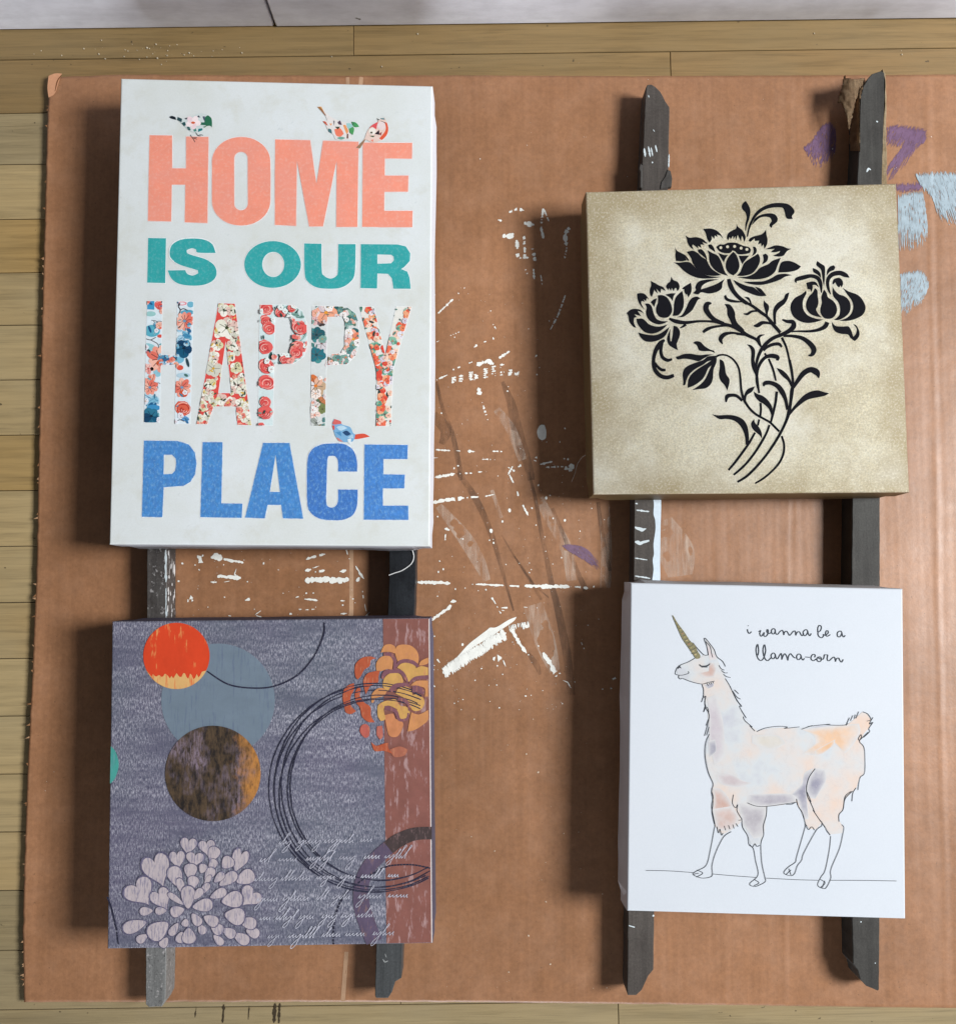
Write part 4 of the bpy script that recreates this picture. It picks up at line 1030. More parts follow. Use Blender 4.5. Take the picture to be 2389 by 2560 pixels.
# birds
B1, B2 = T(410, 260, 12.367), T(780, 255, 8.833)
pr = Print(ZP + .0002, K1)
pr.blob(B1, [(160, 385), (240, 345), (350, 400), (420, 385), (560, 450), (700, 430), (900, 350), (1050, 290), (1200, 280), (1360, 335), (1460, 430), (1485, 560), (1480, 715), (1420, 662), (1330, 672), (1260, 730), (1180, 810), (1050, 862), (900, 862), (760, 800), (650, 700), (540, 590), (400, 480), (220, 440)], (200, 210, 210))
for pts, c in (([(160, 390), (240, 360), (350, 400), (370, 480), (220, 440)], (20, 30, 40)), ([(420, 390), (560, 450), (540, 560), (400, 480)], (40, 70, 76)), ([(540, 580), (640, 540), (680, 640), (620, 680)], (30, 74, 78)), ([(1360, 340), (1460, 430), (1485, 560), (1480, 715), (1420, 662), (1300, 680), (1250, 560), (1270, 400)], (40, 104, 76)), ([(1060, 760), (1180, 740), (1190, 800), (1050, 860)], (20, 116, 122)), ([(700, 720), (760, 640), (830, 800), (760, 800)], (60, 96, 96)), ([(1100, 560), (1270, 560), (1290, 650), (1130, 640)], (40, 100, 80)), ([(1000, 400), (1070, 340), (1120, 410)], (44, 54, 70)), ([(1190, 380), (1260, 370), (1270, 540), (1220, 470)], (70, 76, 100)), ([(1260, 720), (1200, 700), (1330, 660)], (60, 110, 70)), ([(640, 430), (820, 390), (860, 420), (680, 470)], (70, 70, 80)), ([(900, 780), (980, 740), (1010, 830), (930, 850)], (70, 130, 120))): pr.blob(B1, pts, c, 1)
for k, a in enumerate((0.2, 1.5, 2.7, 4.0, 5.2)): pr.poly(B1, ellipse(900 + 120 * math.cos(a), 560 + 95 * math.sin(a), 125, 90, 14, a), (230, 206, 212) if k % 2 else (238, 222, 224), 2 + k * .2)
pr.poly(B1, ellipse(900, 570, 60, 36), (206, 90, 50), 4)
for pts in ([(980, 870), (1060, 970), (1140, 975)], [(1060, 970), (1120, 940), (1210, 960)], [(820, 945), (880, 1030), (1020, 1025)], [(880, 1030), (1020, 1080)], [(880, 1030), (960, 1170)]): pr.stroke(B1, pts, (60, 56, 60), 3, 16)
pr.build('printed_bird', M_PRINT, home)
pr = Print(ZP + .0002, K1)
pr.blob(B2, [(115, 100), (205, 95), (330, 250), (430, 335), (600, 415), (760, 460), (800, 560), (830, 700), (900, 770), (820, 822), (540, 825), (470, 720), (350, 610), (300, 500), (235, 420), (330, 400), (290, 300)], (220, 214, 212))
for pts, c in (([(115, 100), (205, 95), (270, 230), (200, 190)], (206, 160, 100)), ([(130, 105), (190, 120), (310, 290), (280, 280)], (150, 100, 66)), ([(235, 420), (300, 430), (350, 520), (300, 490)], (196, 92, 70)), ([(350, 580), (420, 600), (440, 690), (370, 650)], (70, 110, 116)), ([(490, 600), (600, 560), (660, 620), (700, 700), (620, 760), (530, 730)], (230, 122, 96)), ([(560, 440), (620, 400), (660, 500), (590, 490)], (84, 66, 84)), ([(500, 540), (620, 540), (570, 600)], (60, 70, 56)), ([(680, 500), (740, 500), (800, 640), (760, 700)], (226, 150, 96)), ([(540, 790), (640, 760), (740, 790), (640, 825)], (110, 160, 146)), ([(770, 690), (800, 700), (800, 800), (760, 800)], (110, 70, 60)), ([(380, 470), (440, 470), (420, 520)], (226, 150, 96)), ([(470, 400), (500, 420), (480, 520)], (90, 90, 100))): pr.blob(B2, pts, c, 1)
for pts, c in (([(760, 460), (850, 470), (900, 520), (850, 590), (780, 560)], (150, 196, 196)), ([(900, 520), (950, 440), (1000, 480), (1040, 540), (960, 550)], (70, 150, 90)), ([(870, 430), (950, 440), (900, 510)], (60, 130, 84)), ([(810, 590), (900, 540), (930, 600), (900, 720), (830, 660)], (76, 150, 90))): pr.blob(B2, pts, c, 2)
pr.build('printed_bird', M_PRINT, home)
pr = Print(ZP + .0003, K1)
pr.blob(B2, [(1430, 345), (1500, 380), (1600, 335), (1640, 440), (1682, 580), (1650, 720), (1540, 835), (1330, 885), (1190, 830), (1110, 890), (1050, 1025), (970, 1008), (1040, 940), (1150, 815), (1200, 680), (1250, 590), (1330, 500), (1460, 430)], (222, 196, 186))
for pts, c in (([(1600, 440), (1650, 450), (1682, 580), (1650, 720), (1540, 835), (1480, 800), (1600, 660), (1630, 560)], (216, 88, 60)), ([(1330, 500), (1460, 430), (1430, 520), (1420, 600), (1330, 540), (1260, 580)], (214, 84, 88)), ([(1380, 700), (1480, 610), (1490, 720)], (40, 30, 40)), ([(1260, 740), (1390, 740), (1340, 770)], (60, 90, 60)), ([(1480, 700), (1540, 650), (1520, 740)], (140, 40, 40)), ([(970, 1005), (1150, 830), (1180, 830), (1060, 1020)], (150, 116, 90)), ([(1430, 350), (1500, 390), (1460, 400)], (50, 80, 80)), ([(1500, 400), (1620, 450), (1600, 470)], (70, 60, 60)), ([(1290, 830), (1360, 820), (1340, 880)], (226, 130, 110)), ([(1520, 350), (1590, 345), (1610, 390), (1530, 380)], (110, 140, 146))): pr.blob(B2, pts, c, 1)
pr.poly(B2, ellipse(1330, 640, 80, 74), (228, 222, 214), 2); pr.poly(B2, ellipse(1310, 670, 26, 22), (90, 86, 70), 3); pr.poly(B2, ellipse(1530, 520, 90, 90), (224, 206, 206), 2)
pr.build('printed_bird', M_PRINT, home)
pr = Print(ZP + .0003, K1)
pr.blob(H3, [(885, 1470), (910, 1425), (980, 1450), (1000, 1490), (1090, 1520), (1140, 1600), (1250, 1595), (1320, 1630), (1200, 1655), (1140, 1660), (1110, 1690), (1000, 1690), (930, 1640), (900, 1560)], (120, 168, 206))
for pts, c in (([(885, 1470), (910, 1425), (980, 1450), (990, 1480), (900, 1490)], (206, 100, 96)), ([(1150, 1605), (1250, 1595), (1320, 1630), (1200, 1655), (1140, 1660)], (210, 80, 60)), ([(880, 1500), (910, 1500), (910, 1550), (895, 1550)], (206, 84, 80)), ([(1000, 1580), (1050, 1560), (1100, 1600), (1050, 1620)], (36, 70, 110)), ([(930, 1640), (960, 1650), (1010, 1690), (960, 1680)], (200, 130, 130)), ([(930, 1520), (990, 1500), (1060, 1530), (980, 1560)], (180, 208, 226)), ([(1060, 1640), (1120, 1600), (1130, 1650)], (170, 200, 220)), ([(920, 1580), (980, 1570), (990, 1630)], (80, 140, 186)), ([(1060, 1660), (1100, 1650), (1100, 1720), (1070, 1700)], (214, 224, 230))): pr.blob(H3, pts, c, 1)
pr.build('printed_bird', M_PRINT, home)

# ---- 2: gold canvas
K2 = 1.0
def gold_streak(nt, c):
    n = noise(nt, coords(nt, (1, 1, 1), (4, 2, 0)), 22, 5, 0.7)
    c = mix(nt, math_(nt, 'MULTIPLY', ramp(nt, n, [(0.42, 0.0), (0.7, 1.0)]), 0.5), c, (0.46, 0.36, 0.19))
    n2 = noise(nt, coords(nt, (1, 1, 1), (1, 2, 0)), 10, 4, 0.7)
    c = mix(nt, math_(nt, 'MULTIPLY', ramp(nt, n2, [(0.42, 0.0), (0.62, 1.0)]), 0.6), c, (0.93, 0.91, 0.82))  # pale silvery patches, a sheen painted into the gold colour
    # colour turns darker brown towards the rim
    tc = nt.nodes.new('ShaderNodeTexCoord'); sx = nt.nodes.new('ShaderNodeSeparateXYZ'); ln(nt, tc.outputs['Object'], sx.inputs[0])
    e = math_(nt, 'MAXIMUM', math_(nt, 'ABSOLUTE', sx.outputs[0]), math_(nt, 'ABSOLUTE', sx.outputs[1]))
    e = math_(nt, 'ADD', e, math_(nt, 'MULTIPLY', math_(nt, 'SUBTRACT', noise(nt, coords(nt, (1, 1, 1), (8, 2, 0)), 13, 4, 0.6), 0.5), 0.16))
    c = mix(nt, math_(nt, 'MULTIPLY', ramp(nt, e, [(0.112, 0.0), (0.165, 1.0)]), 0.7), c, (0.42, 0.32, 0.165))
    n5 = noise(nt, coords(nt, (1, 1, 1), (1, 7, 0)), 480, 3, 0.7)
    c = mix(nt, math_(nt, 'MULTIPLY', ramp(nt, n5, [(0.52, 0.0), (0.66, 1.0)]), 0.45), c, (0.95, 0.93, 0.84))
    return mix(nt, math_(nt, 'MULTIPLY', ramp(nt, n5, [(0.34, 1.0), (0.44, 0.0)]), 0.25), c, (0.34, 0.28, 0.17))
M_GOLD = canvas_mat('gold_canvas', (0.84, 0.79, 0.64), (0.74, 0.665, 0.48), 330, math.radians(38), 0.9, 0.43, 0.65, gold_streak, 7, 0.5, 0.22)
M_GOLD_S = canvas_mat('gold_side', (0.20, 0.135, 0.06), (0.15, 0.10, 0.045), 330, 0.6, 0.3, 0.5, 0.3)
gold = canvas('square gold canvas with a black lotus flower stencil', [(1464, 479), (2240, 458), (2273, 1231), (1483, 1236)], ZT, M_GOLD, M_GOLD_S, .0026, .0008, 2)
gold_pts = None
M_BLACK = ink_mat('black_ink', 0.25, (200, 200, 1), 0.75, spec=0.12)
BK = (13, 13, 20)
G1, G2, G3, G4 = T(1660, 490, 4.6375), T(1540, 670, 5.797), T(1840, 640, 5.456), T(1760, 900, 5.797)
def group(name, t, blobs, strokes=(), extra=None):
    pr = Print(ZP, K2)
    for b in blobs: pr.blob(t, b, BK, rp.random())
    for s in strokes: pr.stroke(t, s, BK, rp.random() + 1)
    if extra: extra(pr)
    return pr.build(name, M_BLACK, gold)
def seeds(pr):
    for x, y in ((655, 597), (733, 587), (815, 583), (890, 603), (957, 617)): pr.poly(G1, ellipse(x, y, 17, 17, 12), (200, 192, 172), 3)
group('printed_flower', G1, [
    [(945, 55), (985, 120), (998, 180), (985, 260), (960, 330), (945, 400), (937, 395), (940, 320), (955, 250), (940, 190), (905, 150), (898, 110), (918, 75)],
    [(955, 470), (965, 400), (990, 310), (1050, 200), (1140, 125), (1260, 82), (1380, 80), (1450, 100), (1500, 150), (1508, 190), (1480, 230), (1490, 262), (1440, 265), (1410, 245), (1395, 180), (1375, 140), (1340, 130), (1240, 135), (1150, 165), (1080, 220), (1040, 270), (1010, 330), (985, 400), (970, 470)],
    [(1025, 310), (1050, 260), (1110, 220), (1190, 200), (1270, 205), (1310, 245), (1310, 290), (1275, 325), (1255, 340), (1245, 370), (1222, 350), (1220, 325), (1245, 290), (1225, 250), (1170, 238), (1110, 250), (1060, 290), (1010, 340)],
    [(450, 380), (540, 375), (610, 400), (660, 450), (685, 500), (650, 460), (610, 445), (615, 475), (585, 455), (580, 495), (545, 460), (550, 500), (525, 540), (495, 490), (480, 430)],
    [(838, 320), (855, 355), (905, 395), (940, 460), (940, 500), (925, 530), (910, 480), (897, 460), (890, 525), (865, 480), (850, 450), (830, 515), (822, 465), (800, 500), (795, 460), (770, 500), (755, 475), (740, 515), (725, 480), (740, 430), (790, 395), (830, 375)],
    [(1180, 385), (1185, 450), (1197, 500), (1190, 560), (1160, 610), (1150, 560), (1125, 585), (1120, 545), (1085, 560), (1100, 515), (1050, 520), (1045, 490), (1000, 530), (975, 520), (990, 490), (1040, 465), (1120, 445), (1155, 420)],
    [(243, 450), (290, 480), (370, 475), (440, 495), (500, 545), (485, 550), (440, 530), (465, 565), (420, 560), (430, 600), (385, 575), (400, 610), (345, 570), (330, 560), (325, 580), (340, 620), (300, 590), (270, 540), (262, 500)],
    [(120, 580), (145, 630), (200, 660), (250, 690), (290, 745), (270, 750), (240, 710), (260, 745), (200, 755), (135, 750), (128, 690), (132, 640)],
    [(390, 620), (430, 615), (465, 650), (490, 700), (495, 745), (470, 715), (430, 680), (395, 650)],
    [(508, 565), (545, 560), (575, 600), (592, 650), (560, 630), (520, 600)],
    [(105, 768), (180, 770), (250, 760), (310, 775), (360, 830), (430, 890), (520, 925), (660, 938), (520, 955), (400, 950), (300, 915), (220, 860), (160, 800)],
    [(258, 645), (330, 632), (390, 660), (430, 700), (490, 740), (520, 800), (560, 850), (660, 915), (570, 925), (470, 910), (390, 860), (330, 780), (310, 720)],
    [(498, 625), (560, 660), (620, 690), (660, 760), (700, 870), (740, 925), (660, 900), (590, 860), (540, 800), (520, 740), (518, 680)],
    [(798, 645), (835, 680), (865, 760), (870, 820), (845, 880), (800, 920), (755, 895), (720, 850), (712, 790), (735, 720)],
    [(1085, 665), (1108, 710), (1105, 770), (1070, 840), (1010, 900), (920, 925), (840, 922), (880, 880), (900, 830), (930, 770), (1000, 720), (1050, 690)],
    [(620, 655), (690, 680), (740, 680), (710, 720), (690, 770), (660, 720)], [(860, 690), (985, 690), (940, 740), (905, 790), (885, 750)],
    [(600, 590), (640, 560), (690, 560), (740, 540), (830, 540), (880, 560), (920, 575), (980, 590), (1005, 620), (985, 660), (900, 675), (850, 670), (820, 640), (790, 630), (760, 660), (700, 660), (640, 640)],
    [(1025, 585), (1055, 590), (1072, 625), (1060, 665), (1015, 695), (1035, 640)], [(1140, 680), (1175, 665), (1203, 695), (1195, 745), (1165, 775), (1130, 790), (1150, 740)],
    [(1350, 715), (1310, 810), (1280, 880), (1200, 940), (1080, 965), (960, 960), (840, 940), (960, 930), (1050, 890), (1110, 830), (1200, 790), (1260, 745)],
    [(1170, 615), (1230, 590), (1290, 570), (1370, 580), (1430, 605), (1472, 608), (1420, 640), (1380, 690), (1320, 700), (1260, 690), (1330, 655), (1340, 635), (1290, 650), (1230, 650), (1280, 610), (1220, 615)],
    [(1320, 885), (1340, 800), (1370, 760), (1440, 750), (1510, 770), (1585, 815), (1540, 855), (1450, 878)],
    [(910, 992), (1040, 990), (1150, 985), (1240, 950), (1310, 910), (1400, 900), (1480, 915), (1400, 935), (1340, 970), (1240, 1005), (1120, 1030), (1000, 1020)],
    [(800, 970), (880, 1010), (960, 1040), (1040, 1060), (1110, 1122), (1050, 1050), (1120, 1075), (1185, 1155), (1100, 1160), (1000, 1130), (900, 1080), (830, 1020)],
    [(700, 960), (675, 1010), (665, 1070), (610, 1110), (520, 1130), (430, 1115), (390, 1140), (330, 1125), (365, 1090), (360, 1050), (400, 990), (500, 965), (630, 965), (500, 1000), (440, 1040), (425, 1080), (520, 1050), (610, 1015)]],
    [], seeds)
group('printed_flower', G2, [
    [(798, 120), (825, 170), (890, 200), (918, 260), (905, 310), (880, 330), (870, 290), (850, 290), (830, 335), (805, 285), (790, 330), (765, 290), (750, 320), (720, 270), (740, 225), (780, 190)],
    [(497, 185), (560, 215), (620, 250), (680, 275), (715, 330), (690, 320), (650, 300), (640, 360), (600, 320), (580, 295), (600, 370), (560, 330), (550, 310), (540, 350), (515, 420), (490, 380), (485, 310), (505, 250)],
    [(1080, 210), (1092, 280), (1085, 350), (1045, 425), (1020, 370), (1010, 390), (985, 340), (985, 310), (950, 300), (980, 270), (1030, 240)],
    [(300, 370), (360, 360), (420, 380), (475, 455), (440, 435), (430, 480), (395, 450), (410, 490), (370, 475), (362, 510), (405, 600), (350, 540), (310, 460)],
    [(148, 650), (210, 600), (290, 590), (360, 610), (405, 670), (370, 640), (310, 620), (360, 695), (300, 680), (260, 665), (300, 710), (260, 720), (255, 790), (290, 865), (245, 850), (190, 780), (175, 700)],
    [(600, 395), (660, 390), (730, 420), (780, 490), (808, 580), (800, 650), (750, 710), (690, 720), (620, 700), (580, 640), (578, 570), (605, 490)],
    [(955, 330), (975, 420), (980, 510), (960, 600), (900, 680), (815, 692), (830, 620), (840, 500), (870, 410)],
    [(710, 385), (790, 365), (860, 365), (830, 410), (818, 480), (780, 430)], [(495, 495), (540, 455), (590, 435), (570, 500), (548, 565), (520, 520)],
    [(875, 710), (950, 680), (1010, 580), (1050, 490), (1100, 430), (1170, 412), (1222, 440), (1180, 465), (1140, 540), (1100, 610), (1030, 670), (960, 710)],
    [(412, 515), (470, 515), (515, 560), (540, 650), (580, 730), (650, 765), (750, 770), (680, 805), (600, 815), (510, 780), (450, 720), (430, 640), (440, 570)],
    [(290, 735), (370, 730), (420, 760), (470, 810), (550, 840), (640, 845), (745, 815), (680, 880), (600, 930), (510, 950), (420, 930), (350, 870), (305, 800)],
    [(315, 930), (400, 955), (500, 970), (590, 965), (680, 920), (770, 850), (740, 930), (690, 1000), (600, 1050), (500, 1070), (410, 1055), (350, 1000)],
    [(830, 835), (880, 850), (920, 910), (920, 980), (890, 1060), (875, 1110), (895, 1190), (830, 1160), (760, 1110), (735, 1030), (750, 960), (785, 880), (780, 970), (785, 1060), (800, 1060), (815, 970)]],
    [[(700, 1040, 30), (640, 1090, 70), (570, 1200, 60), (540, 1340, 50), (560, 1470, 60), (640, 1560, 60), (740, 1585, 60), (835, 1555, 50)], [(655, 1080, 60), (645, 1200, 50), (670, 1290, 50), (740, 1335, 50), (810, 1320, 30)], [(560, 1370, 30), (600, 1430, 40), (660, 1475, 45), (715, 1475, 36)]])
group('printed_bud', G2, [
    [(1110, 1085), (1150, 1060), (1220, 1070), (1280, 1130), (1360, 1180), (1410, 1195), (1430, 1230), (1360, 1205), (1270, 1205), (1200, 1190), (1165, 1120)],
    [(860, 1285), (900, 1275), (980, 1245), (1080, 1240), (1200, 1260), (1320, 1250), (1410, 1255), (1330, 1275), (1250, 1320), (1190, 1350), (1080, 1325), (980, 1315), (890, 1325)],
    [(1440, 1270), (1330, 1280), (1260, 1330), (1150, 1370), (1050, 1410), (985, 1460), (960, 1540), (970, 1640), (965, 1700), (1000, 1690), (1020, 1620), (1060, 1540), (1150, 1460), (1260, 1400), (1330, 1350), (1440, 1330)],
    [(1440, 1290), (1330, 1370), (1230, 1430), (1120, 1510), (1050, 1600), (1030, 1739), (1130, 1700), (1230, 1630), (1290, 1550), (1335, 1450), (1440, 1350)],
    [(1455, 1290), (1450, 1370), (1410, 1470), (1400, 1600), (1370, 1680), (1300, 1740), (1200, 1755), (1096, 1768), (1200, 1700), (1280, 1620), (1330, 1520), (1360, 1450), (1400, 1370)],
    [(1495, 1320), (1550, 1350), (1575, 1430), (1590, 1530), (1635, 1600), (1640, 1660), (1620, 1739), (1605, 1775), (1570, 1700), (1510, 1630), (1485, 1540), (1500, 1430)]],
    [[(1440, 1290, 30), (1500, 1260, 28), (1600, 1265, 25), (1700, 1330, 28), (1770, 1440, 30), (1797, 1583, 32), (1810, 1750, 34), (1845, 1893, 38), (1915, 2013, 34), (2015, 2113, 34), (2135, 2183, 32), (2235, 2243, 32), (2360, 2368, 32)]])
group('printed_flower', G3, [
    [(950, 470), (955, 510), (915, 590), (905, 660), (920, 740), (980, 810), (1080, 850), (1190, 865), (1080, 900), (960, 912), (850, 880), (770, 810), (738, 720), (750, 640), (800, 570), (890, 520)],
    [(1070, 435), (1105, 470), (1110, 540), (1120, 620), (1110, 680), (1090, 730), (1120, 790), (1165, 835), (1080, 820), (1000, 780), (955, 710), (955, 630), (990, 550), (1040, 500)],
    [(1195, 455), (1230, 500), (1250, 560), (1320, 610), (1365, 680), (1370, 760), (1330, 830), (1270, 855), (1200, 845), (1155, 790), (1145, 720), (1165, 640), (1160, 550)],
    [(1312, 415), (1345, 470), (1400, 520), (1480, 550), (1540, 610), (1560, 690), (1540, 770), (1480, 830), (1400, 870), (1330, 870), (1400, 810), (1415, 720), (1390, 630), (1320, 540)],
    [(1450, 430), (1530, 480), (1640, 520), (1710, 580), (1760, 680), (1750, 760), (1700, 820), (1600, 865), (1500, 885), (1400, 880), (1500, 845), (1570, 780), (1595, 690), (1570, 600), (1510, 520)],
    [(1105, 65), (1150, 100), (1205, 140), (1210, 230), (1205, 320), (1195, 410), (1180, 340), (1165, 240), (1150, 180), (1090, 120)], [(1040, 160), (1100, 185), (1145, 230), (1155, 300), (1110, 255), (1050, 215)],
    [(1230, 265), (1240, 190), (1280, 140), (1330, 125), (1350, 150), (1330, 190), (1280, 210)],
    [(952, 365), (1030, 345), (1090, 360), (1125, 430), (1080, 395), (1040, 395), (1040, 440), (1025, 490), (1005, 455), (970, 450), (960, 400)],
    [(1310, 370), (1330, 315), (1400, 295), (1445, 330), (1455, 380), (1435, 430), (1420, 400), (1400, 430), (1370, 400), (1350, 360), (1320, 385)],
    [(1300, 890), (1350, 950), (1450, 960), (1530, 960), (1570, 1020), (1595, 1100), (1630, 1060), (1640, 990), (1590, 925), (1640, 950), (1680, 1040), (1665, 1110), (1615, 1160), (1560, 1120), (1520, 1070), (1430, 1060), (1350, 1030), (1310, 960)]],
    [[(815, 365, 10), (820, 320, 50), (920, 290, 60), (1020, 270, 50), (1110, 300, 55), (1150, 380, 50), (1160, 500, 15)], [(1540, 292, 8), (1490, 260, 60), (1410, 230, 65), (1310, 250, 60), (1250, 320, 50), (1250, 420, 40), (1285, 520, 15)]])
pr = Print(ZP, K2)
def many(t, blobs, strokes):
    for b in blobs: pr.blob(t, b, BK, rp.random())
    for s in strokes: pr.stroke(t, s, BK, rp.random() + 1)
many(G1, [[(690, 1160), (715, 1140), (735, 1180), (790, 1200), (870, 1215), (920, 1225), (860, 1235), (770, 1230), (710, 1205)]], [[(745, 960, 40), (765, 1030, 55), (800, 1100, 50), (850, 1160, 45), (910, 1210, 45), (960, 1245, 45)]])
many(G2, [[(1565, 520), (1640, 525), (1690, 580), (1720, 650), (1725, 720), (1760, 800), (1850, 890), (1850, 960), (1700, 860), (1650, 760), (1610, 680), (1605, 590)]],
     [[(765, 730, 30), (860, 770, 60), (1000, 790, 50), (1200, 770, 35), (1400, 775, 35), (1560, 810, 45), (1700, 850, 50), (1800, 905, 55)], [(920, 868, 10), (960, 850, 28), (1010, 815, 40)], [(1380, 510, 20), (1320, 520, 70), (1300, 590, 80), (1350, 680, 70), (1430, 750, 60), (1560, 800, 40)],
      [(1255, 930, 40), (1310, 890, 50), (1400, 855, 40), (1560, 835, 30), (1660, 840, 25)], [(1540, 1100, 14), (1510, 1030, 60), (1560, 965, 60), (1650, 940, 40), (1750, 945, 32), (1850, 965, 30)]])
many(G3, [[(105, 555), (165, 560), (195, 600), (215, 655), (260, 710), (200, 680), (170, 610)], [(375, 600), (400, 630), (440, 670), (445, 720), (430, 780), (440, 830), (500, 900), (420, 830), (390, 740), (372, 670)],
          [(722, 495), (700, 580), (660, 650), (600, 700), (550, 760), (540, 840), (545, 930), (510, 920), (500, 800), (510, 710), (560, 640), (640, 585), (670, 520)],
          [(140, 1205), (200, 1215), (250, 1270), (255, 1350), (245, 1450), (270, 1530), (290, 1600), (270, 1640), (220, 1540), (200, 1430), (205, 1320), (185, 1250)], [(548, 1525), (620, 1550), (690, 1610), (740, 1690), (760, 1760), (740, 1780), (700, 1700), (640, 1650), (590, 1590)]],
     [[(-40, 490, 40), (0, 530, 40), (100, 615, 40), (220, 680, 40), (340, 770, 45), (420, 830, 40), (500, 930, 50), (600, 1045, 45)], [(95, 785, 10), (150, 790, 35), (210, 755, 30), (300, 745, 25)], [(235, 950, 15), (290, 945, 55), (350, 910, 50), (420, 910, 35), (500, 930, 25)],
      [(625, 865, 20), (690, 890, 45), (770, 900, 60), (780, 960, 70), (720, 1020, 60), (620, 1070, 50), (500, 1120, 50), (400, 1200, 50), (330, 1300, 45), (290, 1400, 40), (265, 1530, 25)], [(1240, 900, 60), (1210, 960, 60), (1120, 1005, 45), (1000, 1025, 35), (850, 1025, 25), (740, 1030, 20)],
      [(640, 1090, 30), (760, 1090, 40), (900, 1120, 55), (1010, 1200, 70), (1060, 1280, 70), (1030, 1345, 50), (980, 1355, 16)], [(385, 1072, 8), (330, 1085, 30), (300, 1120, 45), (310, 1180, 45), (340, 1240, 20)], [(-20, 940, 55), (120, 1060, 50), (260, 1130, 40), (310, 1180, 40)], [(0, 1060, 30), (120, 1075, 28)],
      [(622, 1240, 30), (580, 1200, 45), (500, 1205, 45), (420, 1240, 40), (370, 1290, 30)], [(555, 1425, 34), (560, 1380, 60), (480, 1360, 60), (400, 1380, 45), (340, 1440, 45), (300, 1520, 40), (285, 1600, 35), (280, 1700, 35), (300, 1800, 35)], [(385, 1325, 25), (410, 1360, 28)], [(440, 1400, 28), (500, 1540, 30), (540, 1700, 25)],
      [(620, 1110, 35), (680, 1240, 30), (720, 1400, 28), (750, 1560, 28), (770, 1700, 35), (765, 1800, 45)]])
many(G4, [[(1045, 110), (1140, 160), (1210, 230), (1260, 310), (1270, 420), (1230, 330), (1170, 260), (1100, 200)], [(1810, 480), (1740, 520), (1620, 545), (1500, 575), (1400, 640), (1300, 730), (1200, 850), (1240, 750), (1330, 630), (1430, 520), (1530, 460), (1640, 438), (1740, 465)],
          [(715, 455), (770, 490), (850, 520), (930, 590), (985, 690), (985, 820), (965, 780), (930, 700), (850, 630), (790, 595), (735, 530)], [(725, 855), (735, 910), (790, 970), (830, 1050), (835, 1140), (800, 1090), (740, 1040), (690, 980), (680, 910)],
          [(110, 785), (200, 800), (350, 795), (460, 810), (560, 860), (620, 950), (645, 1080), (640, 1200), (600, 1230), (590, 1120), (560, 1020), (500, 930), (420, 875), (320, 855), (215, 855)], [(735, 380), (690, 460), (620, 510), (600, 600), (570, 590), (580, 500), (630, 420)]],
     [[(1235, 0, 40), (1265, 150, 40), (1285, 330, 40), (1270, 450, 55), (1250, 620, 45), (1225, 760, 50), (1180, 900, 40), (1080, 1100, 38), (940, 1320, 36), (780, 1520, 36), (620, 1680, 36), (480, 1768, 32)], [(1660, 260, 14), (1630, 180, 90), (1540, 140, 80), (1440, 190, 75), (1360, 290, 60), (1290, 400, 40)],
      [(858, 380, 20), (880, 335, 60), (960, 330, 60), (1060, 375, 70), (1130, 465, 75), (1180, 580, 50), (1205, 720, 40)], [(1050, 455, 40), (1035, 600, 38), (1000, 760, 36), (965, 900, 30)], [(945, 940, 32), (900, 1060, 32), (830, 1190, 36), (720, 1360, 34), (580, 1530, 34), (425, 1665, 30)],
      [(815, 620, 35), (820, 720, 32), (810, 820, 30)], [(795, 860, 30), (775, 950, 30)], [(735, 1050, 30), (650, 1200, 36), (560, 1330, 36), (440, 1490, 36), (350, 1595, 30)], [(315, 610, 20), (330, 530, 60), (390, 510, 50), (470, 520, 45), (550, 590, 35)], [(700, 0, 50), (730, 110, 50), (760, 220, 40), (775, 350, 35), (795, 480, 28)],
      [(1120, 1100, 30), (1155, 1220, 32), (1145, 1360, 32), (1080, 1500, 32), (960, 1630, 30), (850, 1720, 30), (735, 1788, 22)]])
pr.build('printed_stem', M_BLACK, gold)

# ---- 3: llama canvas
K3 = 1.22
M_LLAMA = canvas_mat('cool_white_canvas', tuple(x / K3 for x in lin((224, 229, 237))), tuple(x / K3 for x in lin((219, 225, 234))), 460, bstr=0.16, big=5, fine=0.02)
M_LLAMA_S = canvas_mat('cool_white_side', tuple(x / K3 for x in lin((224, 225, 230))), tuple(x / K3 for x in lin((216, 216, 222))), 460, bstr=0.1, big=9, fine=0.02)
llama = canvas('white canvas with an ink and watercolour llama wearing a horn under handwritten words', [(1576, 1457), (2256, 1472), (2263, 2298), (1567, 2278)], ZT, M_LLAMA, M_LLAMA_S, .0034, .0012, 3)
L1, L2, L3, L4 = T(1670, 1520, 7.645), T(1840, 1540, 6.183), T(1740, 1700, 4.0326), T(1600, 1980, 2.8106)
def wash_mat():
    m, nt, bs = mat_new('watercolour_wash')
    n = noise(nt, coords(nt, (1, 1, 1)), 22, 4, 0.55)
    c = ramp(nt, n, [(q, tuple(x / K3 for x in lin(k))) for q, k in ((0.28, (198, 198, 210)), (0.42, (216, 220, 224)), (0.55, (226, 216, 211)), (0.70, (236, 208, 190)))])
    n2 = noise(nt, coords(nt, (1, 1, 1), (5, 5, 0)), 55, 6, 0.6, 0.6)
    c = mix(nt, math_(nt, 'MULTIPLY', ramp(nt, n2, [(0.485, 0.0), (0.5, 1.0), (0.515, 0.0)]), 0.22), c, tuple(x / K3 for x in lin((196, 192, 196))))
    ln(nt, c, bs.inputs['Base Color']); bs.inputs['Roughness'].default_value = 0.75; bs.inputs['Specular IOR Level'].default_value = 0.2
    return m
wash = Print(ZP, K3)
